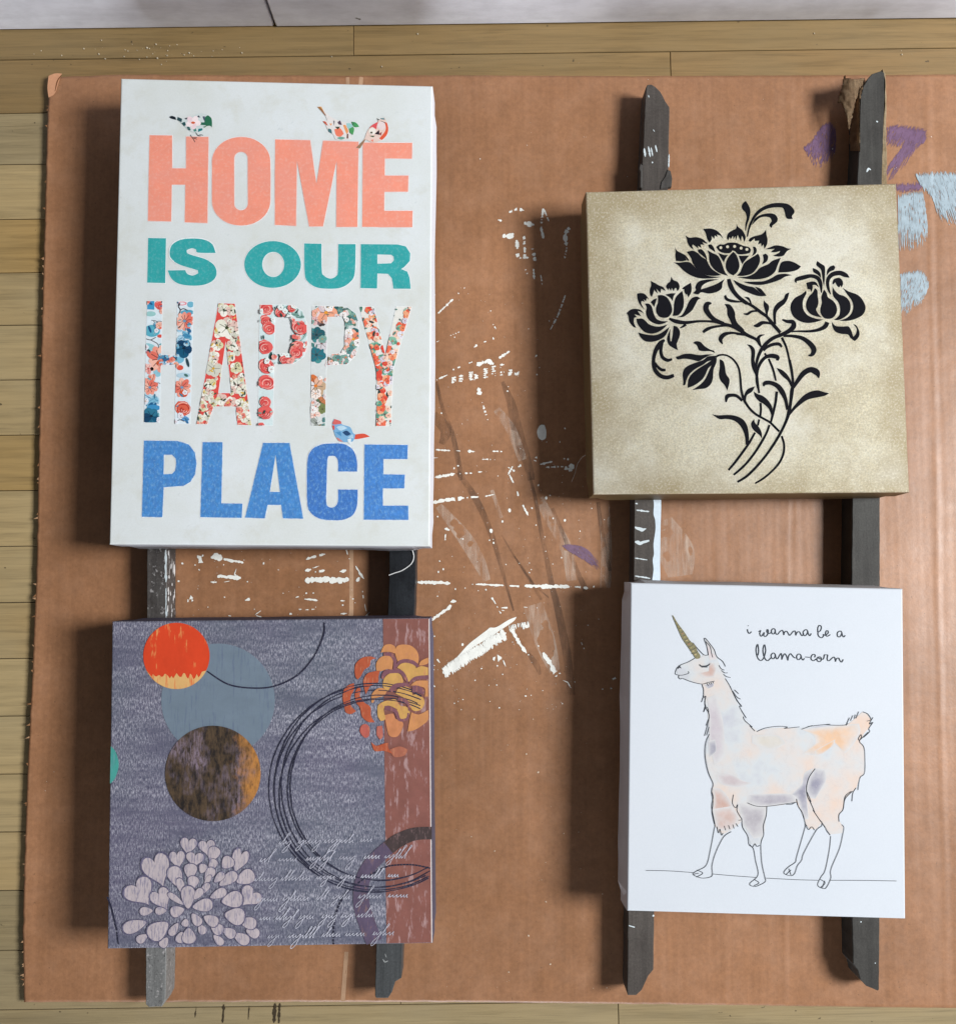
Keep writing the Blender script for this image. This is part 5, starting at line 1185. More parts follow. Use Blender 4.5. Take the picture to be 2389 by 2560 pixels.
body = [L1(p) for p in [(240, 1095), (160, 1200), (200, 1330), (440, 1410), (640, 1460), (680, 1600), (690, 1800), (740, 1988)]] + [L3(p) for p in [(115, 330), (120, 450), (130, 550), (100, 660), (95, 780), (125, 930), (172, 1045), (160, 1120), (172, 1230), (165, 1330)]] + [L4(p) for p in [(525, 230), (545, 275), (580, 300), (640, 270), (690, 230), (715, 205), (722, 250), (757, 310), (775, 365), (810, 375), (845, 365), (868, 290), (870, 230), (888, 160), (892, 105), (1000, 92), (1095, 70), (1115, 110), (1142, 150), (1165, 230), (1190, 262), (1235, 262), (1270, 225), (1300, 250), (1335, 300), (1420, 290), (1425, 245), (1398, 205), (1397, 160), (1425, 125), (1440, 50), (1490, 0)]] \
    + [L3(p) for p in [(1610, 1100), (1640, 1000), (1690, 940), (1695, 800), (1690, 680), (1650, 620), (1690, 540), (1745, 480), (1755, 400), (1720, 345), (1670, 325), (1600, 390), (1530, 445), (1420, 460), (1300, 455), (1170, 470), (1040, 485), (900, 482), (760, 482), (620, 515), (560, 475), (490, 400), (430, 270), (380, 160), (330, 60)]] + [L1(p) for p in [(1160, 1460), (1095, 1350), (1040, 1230), (980, 1100), (930, 950), (880, 800), (800, 690), (715, 590), (740, 740), (770, 895), (680, 895), (600, 960), (510, 965), (390, 1035)]]
wash.tri([body], (210, 214, 216), 0)
wash.build('printed_wash', wash_mat(), llama)
M_TINT = {}
TN = [0]
M_TINTS = ink_mat('watercolour_tint', 0.10, (110, 110, 1), 0.75, spec=0.2, tint=tuple(x / K3 for x in lin((221, 219, 220))), tint_amt=0.4)
def tint(t, pts, c, a, name='printed_tint'):
    TN[0] += 1
    z = ZP + .00003 + TN[0] * .000008
    o = smooth_closed([t(q) for q in pts], 62)
    cx, cy = sum(q[0] for q in o) / len(o), sum(q[1] for q in o) / len(o)
    rim, mid = lin((221, 220, 221)), lin(c)
    V, F, C = [], [], []
    ks = (1.0, .82, .62, .4, .02)
    off = Vector(llama.location); n = len(o)
    for k, f in zip(ks, (0.0, .45, .85, 1.0, 1.0)):
        for q in o:
            V.append(P(cx + (q[0] - cx) * k, cy + (q[1] - cy) * k, z + (1 - k) * .000004) - off)
            C.append(tuple((x + (y - x) * f * a) / K3 for x, y in zip(rim, mid)) + (1,))
    for r in range(len(ks) - 1):
        for m in range(n):
            w = (m + 1) % n
            q = (r * n + m, r * n + w, (r + 1) * n + w, (r + 1) * n + m)
            if (V[q[1]] - V[q[0]]).cross(V[q[2]] - V[q[0]]).z < 0: q = q[::-1]
            F.append(q)
    me = bpy.data.meshes.new(name); me.from_pydata(V, [], F)
    at = me.attributes.new('ink', 'FLOAT_COLOR', 'POINT'); at.data.foreach_set('color', [x for v in C for x in v])
    link(name, me, M_TINTS, llama)
GY, PE, RD = (158, 156, 174), (240, 200, 166), (212, 176, 164)
tint(L3, [(1190, 890), (1290, 900), (1310, 1000), (1250, 1120), (1200, 1200), (1140, 1180), (1110, 1060)], GY, .95); tint(L3, [(1180, 890), (1110, 1060), (1115, 1180), (1130, 1400), (1080, 1390), (1010, 1200), (950, 1160), (1060, 1050), (1090, 940)], GY, .95)
tint(L3, [(510, 1160), (700, 1150), (940, 1150), (1010, 1190), (1000, 1235), (720, 1272), (600, 1270), (510, 1235)], (176, 170, 182), .9); tint(L4, [(680, 70), (760, 90), (885, 110), (880, 200), (865, 300), (800, 330), (730, 240), (700, 150)], (182, 176, 184), .9)
tint(L3, [(170, 1090), (260, 1110), (360, 1250), (400, 1400), (350, 1500), (200, 1470), (165, 1330), (180, 1220)], RD, .95); tint(L4, [(515, 120), (640, 100), (690, 180), (640, 270), (545, 270), (520, 200)], RD, .75)
tint(L3, [(1060, 500), (1300, 470), (1540, 450), (1640, 440), (1650, 540), (1560, 680), (1500, 740), (1400, 640), (1250, 750), (1060, 750), (1200, 640), (1180, 560)], PE, .95); tint(L3, [(1190, 720), (1290, 660), (1400, 600), (1380, 660), (1280, 740), (1210, 760)], (242, 190, 140), .95)
tint(L1, [(780, 1040), (880, 1050), (915, 1180), (870, 1320), (700, 1330), (570, 1260), (760, 1220), (790, 1140)], RD, .85); tint(L1, [(740, 680), (800, 780), (840, 940), (900, 900), (930, 980), (790, 1010), (760, 850)], (226, 204, 206), .9); tint(L1, [(680, 1470), (870, 1430), (860, 1500), (760, 1545)], GY, .9)
tint(L3, [(110, 180), (190, 150), (270, 420), (280, 760), (180, 860), (130, 600), (130, 350)], (208, 198, 206), .9); tint(L3, [(120, 620), (190, 600), (200, 720), (130, 780)], GY, .8); tint(L3, [(200, 960), (320, 940), (480, 1020), (560, 1040), (420, 1080), (250, 1050)], (204, 186, 190), .8); tint(L3, [(560, 560), (820, 560), (900, 640), (760, 700), (560, 640)], (222, 214, 202), .8)
IK = (62, 66, 74)
def lines(name, t, items, w=2.2, color=IK):
    pr = Print(ZP + .0003, K3)
    for s in items: pr.stroke(t, s, color, rp.random(), w)
    return pr
pr = lines('outline', L1, [[(510, 960), (390, 1030), (240, 1090), (170, 1150), (138, 1230), (150, 1272), (250, 1287), (350, 1265), (392, 1245), (385, 1212)], [(205, 1290), (200, 1330), (235, 1360), (280, 1350), (440, 1410), (640, 1455), (760, 1425), (885, 1400)],
    [(430, 660), (480, 675), (530, 740), (680, 895), (770, 895)], [(770, 905), (740, 740), (690, 600), (715, 585), (800, 690), (880, 800), (930, 930), (1040, 1020), (1095, 1120)], [(712, 640), (800, 740), (830, 880), (850, 945)],
    [(970, 1095), (1010, 1160), (1075, 1190)], [(1015, 1195), (1080, 1240), (1135, 1240)], [(1055, 1265), (1110, 1310), (1190, 1330)], [(1090, 1350), (1160, 1460), (1215, 1570), (1290, 1720), (1390, 1870)], [(1265, 1565), (1345, 1640)], [(1235, 1590), (1310, 1700), (1385, 1745)],
    [(645, 1465), (675, 1560), (670, 1700), (635, 1800)], [(680, 1715), (720, 1690), (700, 1800), (715, 1890), (680, 1988)], [(715, 1890), (750, 1910), (775, 1988)], [(735, 1435), (765, 1490)], [(780, 1435), (800, 1465)], [(815, 1425), (835, 1460)], [(850, 1415), (870, 1440)]], 11)
pr.stroke(L1, [(595, 1080, 14), (640, 1115, 26), (740, 1108, 26), (800, 1065, 14)], IK, 2); pr.blob(L1, [(170, 1150), (215, 1095), (255, 1160), (215, 1140), (190, 1165)], IK, 2)
for k in range(6): pr.stroke(L1, [(640 + k * 20, 1110), (645 + k * 20, 1140)], IK, 2, 9)
for s in ([(340, 60), (400, 190), (458, 265), (437, 272), (505, 385)], [(475, 370), (490, 410), (565, 475), (540, 462), (592, 517)], [(610, 522), (700, 485), (830, 468), (920, 475), (890, 490), (1040, 474)], [(1060, 498), (1170, 460)], [(1130, 470), (1240, 456), (1350, 446), (1310, 452), (1420, 458), (1500, 455), (1530, 440)],
          [(1510, 460), (1545, 380)], [(1555, 412), (1580, 358)], [(1592, 392), (1605, 350)], [(1610, 388), (1638, 320)], [(1680, 322), (1730, 345), (1762, 400), (1720, 416)], [(1782, 378), (1745, 445), (1782, 428), (1740, 490), (1748, 522), (1685, 582)], [(1735, 528), (1650, 605), (1635, 590), (1660, 552), (1665, 580), (1645, 622), (1690, 680), (1700, 800), (1696, 940), (1650, 990), (1630, 1112)],
          [(1612, 1088), (1580, 1140), (1570, 1225)], [(1560, 1125), (1500, 1180), (1480, 1305), (1440, 1360), (1440, 1430)], [(132, 548), (95, 640), (90, 780), (120, 930), (170, 1047), (155, 1120), (170, 1232), (160, 1330), (185, 1452)], [(75, 160), (55, 222)], [(95, 160), (90, 260), (130, 350), (118, 440), (85, 565)], [(92, 265), (75, 325)], [(130, 475), (105, 560)], [(125, 400), (100, 460)],
          [(515, 1240), (600, 1272), (710, 1276), (910, 1250), (1002, 1235)], [(905, 1255), (960, 1255), (1005, 1232)], [(1200, 895), (1140, 980), (1113, 1080), (1120, 1170), (1160, 1250)]): pr.stroke(L3, s, IK, rp.random(), 5.8)
for s in ([(503, 0), (513, 40), (503, 110), (525, 230), (520, 265), (495, 400), (465, 515), (400, 555), (372, 580), (430, 606), (490, 600), (508, 580), (505, 520), (530, 430), (585, 320), (640, 280)], [(400, 550), (440, 572), (395, 600)], [(412, 572), (376, 580)], [(655, 20), (648, 80), (670, 112), (685, 90), (680, 130), (700, 170), (715, 195), (690, 200)], [(715, 200), (720, 250), (755, 310), (765, 370), (795, 400), (810, 480), (828, 585), (770, 645), (800, 666), (840, 655), (880, 630), (875, 595), (855, 500), (848, 390), (852, 345), (868, 300), (865, 240), (885, 170), (890, 105)],
          [(770, 370), (790, 388), (806, 365), (820, 384), (842, 376)], [(800, 615), (835, 640), (800, 660)], [(1098, 50), (1110, 100), (1140, 150), (1160, 230), (1150, 280), (1100, 455), (1090, 495), (1040, 530), (1010, 570), (1055, 590), (1085, 575), (1105, 520), (1135, 480), (1150, 430), (1235, 275), (1275, 240), (1276, 210)], [(1163, 228), (1182, 266), (1205, 246), (1226, 270)], [(1045, 540), (1060, 585)], [(1060, 550), (1025, 582)],
          [(1172, 0), (1200, 70), (1190, 60), (1225, 140), (1215, 130), (1270, 210), (1265, 200), (1300, 250), (1312, 275), (1335, 305)], [(1338, 312), (1330, 400), (1300, 550), (1270, 600), (1247, 655), (1285, 680), (1310, 670), (1340, 605), (1340, 545), (1400, 400), (1425, 290), (1430, 250), (1415, 230)], [(1492, -5), (1440, 50), (1425, 125), (1397, 160), (1397, 210)], [(1265, 615), (1300, 640), (1270, 672)], [(1298, 625), (1280, 675)],
          [(540, 245), (550, 290), (560, 262), (572, 305), (582, 290)], [(620, 235), (630, 262)], [(650, 230), (660, 258)], [(672, 222), (688, 245)], [(590, 240), (600, 270)],
          [(40, 553), (200, 556), (375, 568)], [(510, 578), (650, 590), (815, 602)], [(885, 607), (1100, 618), (1250, 622)], [(1335, 622), (1560, 623), (1800, 627)]): pr.stroke(L4, s, IK, rp.random(), 3.9)
pr.build('printed_outline', M_PRINT, llama)
pr = Print(ZP + .0004, K3)
pr.blob(L1, [(75, 140), (100, 155), (180, 290), (310, 465), (415, 625), (510, 715), (560, 825), (615, 915), (590, 968), (530, 968), (478, 895), (408, 790), (338, 690), (255, 560), (145, 310)], (140, 132, 92), 0)
for k in range(11):
    t = k / 11; x, y, w = 100 + 450 * t, 190 + 730 * t, 10 + 110 * t
    pr.stroke(L1, [(x - w * .55, y + w * .2), (x, y + w * .15), (x + w * .5, y - w * .3)], (92, 88, 70), 1, 12)
    pr.poly(L1, ellipse(x + 8, y + 30 + 8 * t, 9 + 16 * t, 7 + 12 * t, 8), rp.choice([(186, 170, 104), (200, 180, 130), (160, 150, 96), (176, 120, 90)]), 2)
pr.build('printed_horn', ink_mat('glitter_ink', 0.5, (900, 900, 1), 0.4, spec=0.5), llama)
words = {'i': [[(175, 205), (180, 240), (205, 272), (238, 242)], [(184, 148), (190, 156)]],
 'wanna': [[(350, 245), (380, 225), (365, 275), (390, 315), (435, 255), (428, 300), (455, 318), (490, 280), (497, 228), (482, 210), (476, 245), (508, 273), (545, 255)], [(600, 208), (575, 195), (546, 225), (555, 270), (582, 278), (606, 240), (600, 205)], [(603, 212), (612, 268), (640, 285), (680, 240), (714, 222), (730, 255), (736, 296)], [(736, 296), (752, 248), (782, 238), (808, 275), (830, 300), (880, 243), (908, 232), (920, 265), (922, 302)], [(922, 302), (945, 252), (978, 246), (1000, 285), (1022, 306), (1046, 272)], [(1104, 224), (1075, 212), (1038, 245), (1045, 295), (1072, 304), (1104, 262), (1104, 226)], [(1106, 232), (1118, 280), (1140, 306), (1162, 270)]],
 'be': [[(1262, 250), (1262, 190), (1280, 150), (1304, 150), (1318, 180), (1302, 228), (1266, 256), (1275, 310), (1318, 338), (1348, 315), (1350, 285), (1368, 300), (1395, 290)], [(1388, 296), (1424, 262), (1416, 230), (1392, 235), (1382, 285), (1408, 315), (1456, 288)]],
 'a': [[(1632, 248), (1605, 233), (1566, 262), (1568, 312), (1600, 324), (1630, 285), (1634, 250)], [(1634, 255), (1645, 305), (1665, 325), (1686, 298)]],
 'llama-corn': [[(336, 612), (348, 540), (334, 440), (310, 500), (314, 580), (338, 655), (382, 690), (425, 655), (452, 570), (456, 520), (440, 445), (418, 500), (420, 580), (448, 660), (490, 692), (540, 645)], [(602, 590), (575, 572), (542, 605), (552, 655), (582, 660), (606, 622), (602, 590)], [(606, 596), (618, 650), (640, 662), (672, 610), (696, 580), (706, 620), (706, 676)], [(706, 676), (730, 612), (756, 585), (782, 630), (800, 690)], [(800, 690), (812, 620), (842, 584), (870, 615), (900, 645), (934, 648)], [(1002, 605), (970, 588), (938, 615), (942, 664), (972, 676), (1002, 640), (1002, 606)], [(1004, 612), (1014, 660), (1036, 682), (1056, 654)], [(1070, 635), (1136, 640)],
   [(1214, 642), (1222, 606), (1192, 594), (1162, 625), (1160, 668), (1195, 692), (1242, 662)], [(1290, 632), (1258, 645), (1250, 685), (1285, 708), (1318, 682), (1312, 645), (1285, 632), (1276, 650), (1310, 668), (1350, 664), (1364, 600)], [(1364, 600), (1390, 602), (1418, 602)], [(1418, 602), (1408, 650), (1412, 684), (1440, 692), (1480, 655), (1512, 636), (1530, 665), (1536, 708)], [(1536, 708), (1552, 662), (1585, 652), (1605, 690), (1632, 714), (1656, 672)]]}
for wd, st in words.items():
    pr = Print(ZP + .0003, K3)
    for s in st: pr.stroke(L2, s, (58, 66, 76), rp.random(), 13)
    pr.build('printed_word', M_PRINT, llama)

# ---- 4: abstract canvas
K4 = 0.90
def abs_streak(nt, c):
    n = noise(nt, coords(nt, (900, 240, 1), (0, 2, 0)), 1, 5, 0.75)
    f = ramp(nt, n, [(0.46, 0.0), (0.62, 1.0)])
    n2 = noise(nt, coords(nt, (8, 46, 1), (3, 2, 0)), 1, 6, 0.72)
    f = math_(nt, 'MULTIPLY', f, ramp(nt, n2, [(0.38, 0.10), (0.62, 1.0)]))
    c = mix(nt, math_(nt, 'MULTIPLY', f, 0.95), c, tuple(x / K4 for x in lin((186, 184, 196))))
    n3 = noise(nt, coords(nt, (950, 260, 1), (5, 2, 0)), 1, 3, 0.7)
    return mix(nt, ramp(nt, n3, [(0.34, 0.8), (0.44, 0.0)]), c, (0.03, 0.035, 0.075))
M_ABS = canvas_mat('slate_purple_canvas', tuple(x / K4 for x in lin((92, 88, 110))), tuple(x / K4 for x in lin((88, 93, 108))), 430, 0, 0.35, 0.65, 0, abs_streak, 9, 0.3, 0.1)
M_ABS_S = canvas_mat('slate_side', tuple(x for x in lin((96, 92, 112))), tuple(x for x in lin((80, 76, 92))), 430, 0, 0.3)
absc = canvas('square abstract canvas of purple grey circles, rings and flowers with a red disc', [(280, 1554), (1074, 1545), (1081, 2359), (268, 2373)], ZT, M_ABS, M_ABS_S, .0018, .0006, 4)
A0, A0b, A1, A2, A3 = T(0, 1400, 1.5458), T(0, 1900, 1.5458), T(840, 1550, 5.372), T(300, 2080, 4.8816), T(620, 2060, 3.947)
RB = (500, 60, 1)
def amat(name, amt, wear, wc, sc=(90, 40, 1), wsc=(500, 30, 1), **k): return ink_mat(name, amt, sc, 0.65, wear=wear, wear_col=tuple(x / K4 for x in lin(wc)), wear_sc=wsc, **k)
M_RUST = amat('rust_ink', .2, .28, (170, 140, 140), (60, 60, 1), (180, 40, 1))
p = Print(ZP, K4)
p.poly(None, [(957, 1547.6), (1072, 1546.4), (1079, 2357), (966, 2359)], (128, 82, 74)); p.build('printed_panel', M_RUST, absc)
def edge_line():
    p = Print(ZP, K4); p.stroke(None, [(1072.3, 1548, 2.4), (1079, 2357, 2.4)], (215, 200, 195), 2, per=2); p.build('bare_canvas_edge', M_PRINT, absc)
edge_line()
M_CIRC = amat('grey_blue_ink', .12, .30, (92, 104, 126), (40, 60, 1), (420, 30, 1))
M_RED = amat('red_ink', .14, .15, (214, 160, 96), (60, 30, 1), (110, 24, 1))
M_TAN = amat('ochre_ink', .15, .35, (206, 80, 40), (60, 30, 1), (300, 20, 1))
def umber_mat():
    m, nt, bs = mat_new('umber_ink')
    L = lambda q: tuple(x / K4 for x in lin(q))
    n = noise(nt, coords(nt, (200, 60, 1), (1, 1, 0)), 1, 6, 0.75)
    c = mix(nt, ramp(nt, n, [(0.40, 0.0), (0.60, 1.0)]), L((34, 29, 28)), L((82, 66, 50)))
    n1 = noise(nt, coords(nt, (24, 20, 1), (4, 1, 0)), 1, 4, 0.6)
    n2 = noise(nt, coords(nt, (420, 90, 1), (4, 6, 0)), 1, 5, 0.75)
    c = mix(nt, math_(nt, 'MULTIPLY', ramp(nt, n1, [(0.46, 0.0), (0.62, 1.0)]), ramp(nt, n2, [(0.42, 0.0), (0.58, 0.9)])), c, L((132, 116, 130)))
    tc = nt.nodes.new('ShaderNodeTexCoord'); sx = nt.nodes.new('ShaderNodeSeparateXYZ'); ln(nt, tc.outputs['Object'], sx.inputs[0])
    e = math_(nt, 'ADD', sx.outputs[0], math_(nt, 'MULTIPLY', math_(nt, 'SUBTRACT', noise(nt, coords(nt, (60, 45, 1), (2, 6, 0)), 1, 5, 0.7), 0.5), 0.06))
    f = math_(nt, 'MULTIPLY', ramp(nt, math_(nt, 'ADD', math_(nt, 'MULTIPLY', e, 10.0), 0.8), [(0.48, 0.0), (0.66, 1.0)]), ramp(nt, n2, [(0.34, 0.35), (0.52, 1.0)]))
    c = mix(nt, f, c, L((176, 120, 62)))
    ln(nt, c, bs.inputs['Base Color']); bs.inputs['Roughness'].default_value = 0.65; bs.inputs['Specular IOR Level'].default_value = 0.25
    bump(nt, bs, weave(nt, 420), 0.15, 0.0004)
    return m
M_UMBER = umber_mat()
p = Print(ZP, K4); p.poly(None, ellipse(545, 1751, 142, 142, 64), (108, 122, 136), 2); p.build('printed_circle', M_CIRC, absc)
p = Print(ZP + .0001, K4); p.poly(None, ellipse(441, 1640, 83, 83, 56), (206, 66, 34), 3); p.build('printed_circle', M_RED, absc)
p = Print(ZP + .0001, K4)
edge_ = [(441 + 83 * math.cos(a), 1640 + 83 * math.sin(a)) for a in [math.radians(d) for d in range(26, 155, 4)]]
top_ = [(370 + k * 4.2, 1691 + 6 * math.sin(k * 1.7) + rp.uniform(-7, 7)) for k in range(35)]
p.poly(None, edge_ + [q for q in top_ if math.hypot(q[0] - 441, q[1] - 1640) < 82], (212, 168, 108), 5); p.build('printed_circle', M_TAN, absc)
p = Print(ZP + .0002, K4); p.poly(None, ellipse(532, 1934, 119.5, 119.5, 64), (74, 62, 52), 3); p.build('printed_circle', M_UMBER, absc)
p = Print(ZP, K4); p.blob(None, [(277, 1866), (289, 1880), (297, 1912), (288, 1945), (275, 1960)], (70, 150, 142), 3); p.build('printed_circle', amat('teal_green_ink', .2, .2, (110, 150, 160)), absc)
M_LINE = ink_mat('navy_line_ink', 0.3, (400, 400, 1), 0.7, wear=.2, wear_col=(.2, .2, .28), wear_sc=(700, 300, 1))
NV = (38, 38, 58)
p = Print(ZP + .0004, K4)
p.stroke(A0, [(800, 430, 5), (880, 480, 6), (970, 495, 6), (1060, 488, 6), (1150, 445, 6), (1215, 370, 5), (1250, 290, 6), (1253, 242, 5)], NV, 2); p.build('printed_arc', M_LINE, absc)
p = Print(ZP + .0004, K4); p.stroke(A0b, [(414, 530), (430, 570), (440, 610), (452, 660)], NV, 2, 6); p.stroke(A0b, [(452, 665), (458, 712)], NV, 2, 4); p.build('printed_arc', M_LINE, absc)
for k, (cx, cy, rx, ry, ro) in enumerate(((938, 1972, 266, 258, .05), (942, 1976, 256, 250, -.1), (936, 1970, 250, 262, .1), (948, 1982, 250, 236, -.2), (944, 1966, 240, 252, .0), (950, 1975, 231, 226, .12), (952, 1970, 226, 232, -.05))):
    pts = []
    for d in range(20, 330, 4):
        a = math.radians(d + 5)
        x, y = rx * math.cos(a), ry * math.sin(a)
        X, Y = cx + x * math.cos(ro) - y * math.sin(ro), cy + x * math.sin(ro) + y * math.cos(ro)
        if X < 1076 - (0 if Y > 1900 else 20) and Y > 1700: pts.append((X + rp.uniform(-.6, .6), Y + rp.uniform(-.6, .6), rp.uniform(1.6, 3.2)))
        elif len(pts) > 8: break
        else: pts = []
    if len(pts) > 3:
        p = Print(ZP + .00045 + k * .00002, K4); p.stroke(None, pts, NV, 0, per=2); p.build('printed_ring', M_LINE, absc)
M_SMUDGE = amat('charcoal_ink', .35, .3, (120, 96, 96), (120, 60, 1), (300, 90, 1))
p = Print(ZP + .0003, K4)
p.stroke(A3, [(1812, 92, 125), (1700, 94, 125), (1600, 112, 130), (1470, 172, 140), (1385, 237, 140)], (66, 54, 54), 2); p.stroke(A3, [(1388, 232, 140), (1290, 320, 145), (1190, 430, 145), (1120, 600, 145), (1120, 800, 160), (1180, 1000, 165), (1245, 1165, 160)], (88, 76, 98), 1)
p.build('printed_ring', M_SMUDGE, absc)
p = Print(ZP + .0006, K4)
c_ = catmull([(845, 1190), (850, 1000), (900, 800), (1000, 660), (1150, 540), (1350, 430), (1500, 405), (1650, 408), (1805, 440)], False, 10)
for i in range(0, len(c_) - 2, 2): p.stroke(A3, [c_[i], c_[i + 1], ((c_[i + 1][0] + c_[i + 2][0]) / 2, (c_[i + 1][1] + c_[i + 2][1]) / 2)], NV, 1, 15, 2)
p.build('printed_arc', M_LINE, absc)
# orange flower
p = Print(ZP + .0005, K4)
OR, RO, YO = (192, 132, 84), (170, 82, 54), (194, 150, 86)
for pts, c in (([(260, 760), (250, 660), (270, 580), (350, 510), (450, 490), (540, 515), (470, 540), (450, 620), (380, 670), (330, 760), (290, 800)], RO), ([(400, 1000), (370, 880), (370, 800), (420, 720), (520, 690), (590, 680), (570, 760), (560, 840), (470, 880), (430, 940)], RO),
               ([(240, 850), (180, 870), (110, 930), (90, 1040), (110, 1160), (130, 1240), (200, 1265), (270, 1225), (200, 1150), (195, 1030), (240, 940)], RO), ([(300, 890), (330, 940), (320, 1020), (380, 1110), (460, 1170), (470, 1290), (520, 1375), (430, 1370), (350, 1300), (320, 1180), (265, 1100), (255, 980)], RO),
               ([(340, 1420), (400, 1400), (450, 1450), (440, 1560), (380, 1580), (320, 1500)], (176, 90, 80)), ([(470, 1640), (540, 1690), (640, 1660), (700, 1650), (700, 1720), (760, 1800), (640, 1760), (520, 1760)], RO), ([(550, 1430), (620, 1420), (630, 1560), (590, 1610), (545, 1540)], (170, 96, 84)),
               ([(600, 440), (640, 350), (720, 325), (790, 360), (790, 450), (720, 430), (650, 430)], OR), ([(790, 420), (820, 350), (900, 330), (1000, 345), (1080, 410), (1110, 500), (1100, 590), (1040, 550), (940, 525), (830, 560), (805, 500)], OR),
               ([(540, 680), (540, 580), (600, 500), (690, 480), (760, 520), (760, 600), (750, 670), (680, 660), (600, 690)], OR), ([(820, 640), (870, 590), (960, 572), (1050, 600), (1075, 650), (1140, 620), (1235, 640), (1235, 740), (1100, 760), (1010, 820), (970, 830), (930, 730), (870, 670)], YO),
               ([(630, 900), (640, 800), (700, 730), (790, 705), (870, 740), (900, 830), (860, 860), (760, 880), (700, 960)], YO), ([(1110, 610), (1140, 550), (1235, 505), (1235, 580), (1160, 610)], OR), ([(1000, 880), (1080, 820), (1235, 815), (1235, 1030), (1190, 1030), (1190, 920), (1100, 890)], OR),
               ([(800, 990), (830, 930), (910, 890), (990, 920), (1030, 1010), (1090, 1000), (1170, 1050), (1185, 1130), (1130, 1210), (1040, 1220), (980, 1150), (960, 1080), (880, 1030)], YO), ([(475, 1110), (480, 1000), (560, 920), (640, 920), (680, 960), (640, 1020), (540, 1050), (500, 1110)], OR),
               ([(560, 1160), (610, 1110), (700, 1080), (800, 1070), (860, 1150), (950, 1170), (990, 1250), (930, 1330), (850, 1330), (790, 1260), (820, 1200), (700, 1150), (640, 1200), (660, 1330), (600, 1360), (560, 1290)], YO), ([(990, 1330), (1010, 1240), (1110, 1270), (1235, 1210), (1235, 1340), (1150, 1420), (1050, 1480), (960, 1500)], OR),
               ([(650, 1280), (760, 1260), (800, 1330), (870, 1350), (900, 1420), (830, 1560), (720, 1560), (680, 1450)], (190, 124, 84)), ([(720, 1740), (850, 1700), (960, 1740), (920, 1820), (780, 1840)], (160, 96, 76))): p.blob(A1, pts, c, rp.random() * 2, 75)
PUR = (120, 78, 88)
for s in ([(640, 460, 40), (740, 470, 50), (790, 560, 40), (780, 660, 30)], [(800, 640, 20), (850, 570, 40), (940, 550, 50), (1040, 575, 50), (1100, 630, 30)], [(620, 790, 40), (660, 710, 60), (760, 690, 50), (870, 700, 50), (930, 780, 45), (960, 840, 20)], [(980, 850, 20), (1050, 790, 40), (1140, 770, 45), (1235, 770, 45)], [(730, 960, 60), (790, 890, 60), (900, 870, 50), (980, 880, 40)], [(1020, 930, 90), (1100, 930, 90), (1180, 980, 60)], [(830, 1060, 40), (920, 1080, 50), (970, 1140, 40), (980, 1220, 20)], [(650, 1180, 50), (720, 1190, 60), (800, 1230, 50), (850, 1340, 40), (950, 1330, 30), (970, 1250, 20)]): p.stroke(A1, s, PUR, 3)
p.build('printed_flower', amat('orange_ink', .2, .26, (180, 120, 90), (150, 80, 1), (420, 90, 1)), absc)
# pale flower
p = Print(ZP + .0005, K4)
PL = (182, 170, 174)
def petal(x, y, pts, c):
    big = lambda k: [(x + (q[0] - x) * k, y + (q[1] - y) * k) for q in pts]
    p.poly(A2, big(1.2), (84, 80, 104)); p.poly(A2, big(1.06), c)
def heart(x, y, w, h, a, c=PL):
    pts = []
    for k in range(28):
        t = 2 * math.pi * k / 28
        hx = 16 * math.sin(t) ** 3; hy = -(13 * math.cos(t) - 5 * math.cos(2 * t) - 2 * math.cos(3 * t) - math.cos(4 * t))
        hx, hy = hx / 32 * w, hy / 30 * h
        pts.append((x + hx * math.cos(a) - hy * math.sin(a), y + hx * math.sin(a) + hy * math.cos(a)))
    petal(x, y, pts, c)
def drop(x, y, w, h, a, c=PL):
    pts = []
    for k in range(20):
        t = 2 * math.pi * k / 20
        hx, hy = math.sin(t) * (1 - .42 * math.cos(t + math.pi)) * w / 2, -math.cos(t) * h / 2
        pts.append((x + hx * math.cos(a) - hy * math.sin(a), y + hx * math.sin(a) + hy * math.cos(a)))
    petal(x, y, pts, c)
HE = ((835, 165, 190, 210, .1), (1060, 185, 190, 190, -.1), (450, 450, 320, 400, -.35), (240, 730, 350, 330, -.6), (700, 330, 180, 220, -.1), (915, 330, 210, 180, .1), (1460, 340, 190, 300, .35), (500, 810, 230, 270, -.5), (1590, 790, 260, 240, .7))
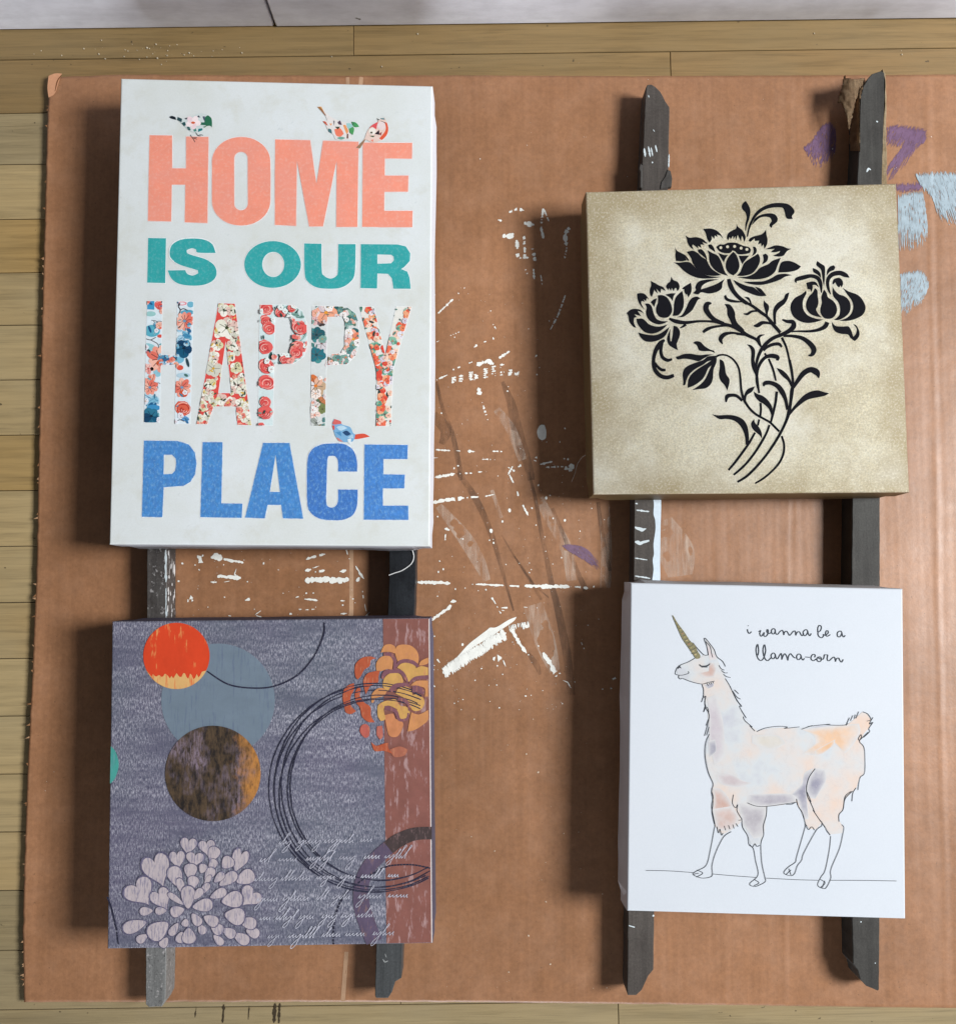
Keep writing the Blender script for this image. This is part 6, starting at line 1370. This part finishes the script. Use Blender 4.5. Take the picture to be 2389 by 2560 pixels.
DR = ((1140, 270, 170, 140, .3), (1130, 400, 130, 100, .2), (1310, 380, 150, 150, .3), (680, 550, 170, 250, 0), (860, 480, 150, 170, 0), (1010, 450, 110, 100, 0), (1090, 520, 170, 110, .2), (1320, 580, 130, 240, 0), (1530, 560, 170, 220, .4), (890, 620, 130, 150, 0), (1070, 590, 60, 130, -.5), (1210, 560, 90, 150, .1), (745, 670, 90, 200, .2), (1030, 700, 80, 170, -.3), (830, 800, 160, 260, 0), (955, 760, 90, 150, 0), (1200, 760, 110, 200, .1), (680, 820, 70, 220, -.35), (1010, 900, 150, 230, .75), (1370, 830, 190, 240, .6), (320, 970, 150, 100, -1.0), (500, 965, 130, 90, -1.0), (700, 970, 160, 130, -.6), (930, 1070, 110, 160, -.6), (1400, 1030, 230, 200, 1.2), (1110, 1080, 180, 130, .4), (180, 1150, 150, 280, .1), (470, 1200, 210, 270, .05), (270, 1300, 140, 100, 1.3), (660, 1190, 90, 170, .3), (800, 1110, 90, 90, 0), (540, 1350, 130, 100, .3), (740, 1290, 130, 110, 1.1), (840, 1270, 160, 180, 0), (1000, 1190, 120, 100, .2), (1180, 1180, 160, 130, .5), (1330, 1230, 160, 120, .3), (1560, 1110, 200, 140, 1.2), (1620, 1230, 160, 120, 1.0), (1480, 1300, 200, 130, 1.1), (1200, 1320, 150, 90, .9))
for d_, fn, q in sorted([(-math.hypot(q[0] - 900, q[1] - 760), 0, q) for q in HE] + [(-math.hypot(q[0] - 900, q[1] - 760), 1, q) for q in DR]):
    if fn: q = q[:4] + (math.atan2(q[1] - 930, q[0] - 830) + math.pi / 2,); q = (q[0], q[1], min(q[2], q[3]) * .92, max(q[2], q[3]), q[4])
    (drop if fn else heart)(*q)
p.build('printed_flower', amat('pale_lilac_ink', .18, .5, (118, 114, 138), (120, 60, 1), (620, 90, 1)), absc)
# slanted script
p = Print(ZP + .00065, K4)
rs = random.Random(8)
SC = (190, 190, 204)
for x0, x1, yb in ((300, 1260, 200), (110, 1560, 375), (60, 1530, 565), (80, 1560, 765), (110, 1340, 950), (190, 1440, 1130)):
    x = x0
    while x < x1 - 60:
        nl = rs.randint(3, 9); y = yb - (x - x0) * .03
        pts = [(x, y)]; wd = rs.uniform(4.0, 6.5)
        for k in range(nl):
            if x > x1: break
            q = rs.random()
            if q < .72 or k == 0:
                h = rs.uniform(24, 36)
                pts += [(x + h * .75, y - h), (x + h * .6, y - h * .75), (x + 16, y - rs.uniform(0, 4)), (x + 24, y - 4)]
            elif q < .88:      # tall loop
                h = rs.uniform(80, 120)
                pts += [(x + h * .62, y - h * .8), (x + h * .80, y - h), (x + h * .66, y - h), (x + 18, y - 6), (x + 26, y - 4)]
            else:              # long descender
                h = rs.uniform(70, 110)
                pts += [(x + 34, y - 34), (x + 20 - h * .4, y + h * .7), (x - h * .62, y + h), (x - h * .5, y + h * .62), (x + 26, y - 6)]
            x += rs.uniform(26, 38)
        p.stroke(A3, pts, SC, rs.random(), wd, 5)
        x += rs.uniform(26, 80)
p.build('printed_script', ink_mat('white_script_ink', .2, (300, 300, 1), .7, wear=.3, wear_col=(.3, .3, .36), wear_sc=(600, 200, 1)), absc)

# ------------------------------------------------------------------ loose bits
def tube(name, pts, r, mat, label, cat):
    c = catmull(pts, False, 8)
    w = [P(q[0], q[1], q[2]) for q in c]
    base = w[0].copy()
    cu = bpy.data.curves.new(name, 'CURVE'); cu.dimensions = '3D'; cu.bevel_depth = r; cu.bevel_resolution = 2
    s = cu.splines.new('POLY'); s.points.add(len(w) - 1)
    for k, q in enumerate(w): s.points[k].co = tuple(q - base) + (1,)
    tmp = bpy.data.objects.new('tmp', cu); col.objects.link(tmp)
    me = bpy.data.meshes.new_from_object(tmp.evaluated_get(bpy.context.evaluated_depsgraph_get()))
    bpy.data.objects.remove(tmp)
    o = link(name, me, mat); o.location = base; o['label'] = label; o['category'] = cat
    return o
M_THREAD = paint_mat('white_thread', (0.72, 0.72, 0.72), .05)
zr = ZR1 + .0008
tube('thread', [(1029, 1371, zr + .001), (1034, 1392, zr), (1027, 1410, zr), (1005, 1426, zr), (985, 1433, zr), (972, 1438, zr)], .00055, M_THREAD, 'loose white thread curling over the black rail', 'thread')
tube('hair', [(1470, 1135, ZC + .0012), (1455, 1143, ZC + .001), (1443, 1160, ZC + .001), (1436, 1185, ZC + .001), (1428, 1205, ZC + .0008)], .0003, paint_mat('grey_fibre', (0.45, 0.38, 0.33), .05), 'thin pale fibre on the cardboard beside the gold canvas', 'fibre')
bm = bmesh.new(); rd = random.Random(5)
for _ in range(60):
    if rd.random() < .75: u, v = rd.gauss(400, 110), rd.gauss(130, 11)
    else: u, v = rd.uniform(100, 2350), rd.uniform(80, 170)
    if v < 78: continue
    q = P(u, v, 0); r = .0002 + .0008 * rd.random() ** 2
    mtx = bmesh.ops.create_icosphere(bm, subdivisions=1, radius=r)
    for vv in mtx['verts']: vv.co = vv.co * rd.uniform(.7, 1.3) + Vector((q.x, q.y, r * .6))
me = bpy.data.meshes.new('plaster_crumbs'); bm.to_mesh(me); bm.free()
o = link('plaster_crumbs', me, paint_mat('plaster', (0.55, 0.48, 0.36), .1)); o['kind'] = 'stuff'; o['label'] = 'pale crumbs scattered on the floor boards by the baseboard'; o['category'] = 'crumbs'
M_SCR = paint_mat('dark_scratch', (0.05, 0.035, 0.02), 0.2, 200, 0.6, 0.2)
for u, v0, v1, w in ((560, 2512, 2558, 5), (688, 2509, 2559, 6), (700, 2509, 2559, 4), (491, 2520, 2545, 2), (624, 2515, 2550, 2)):
    p = Print(0.0005, 1.0); jag(None, [(u, v0), (u - 2, (v0 + v1) / 2), (u - 3, v1)], w, .7, 4, color=(60, 45, 30), pr=p)
    p.build('scratch_mark', M_SCR, floor)
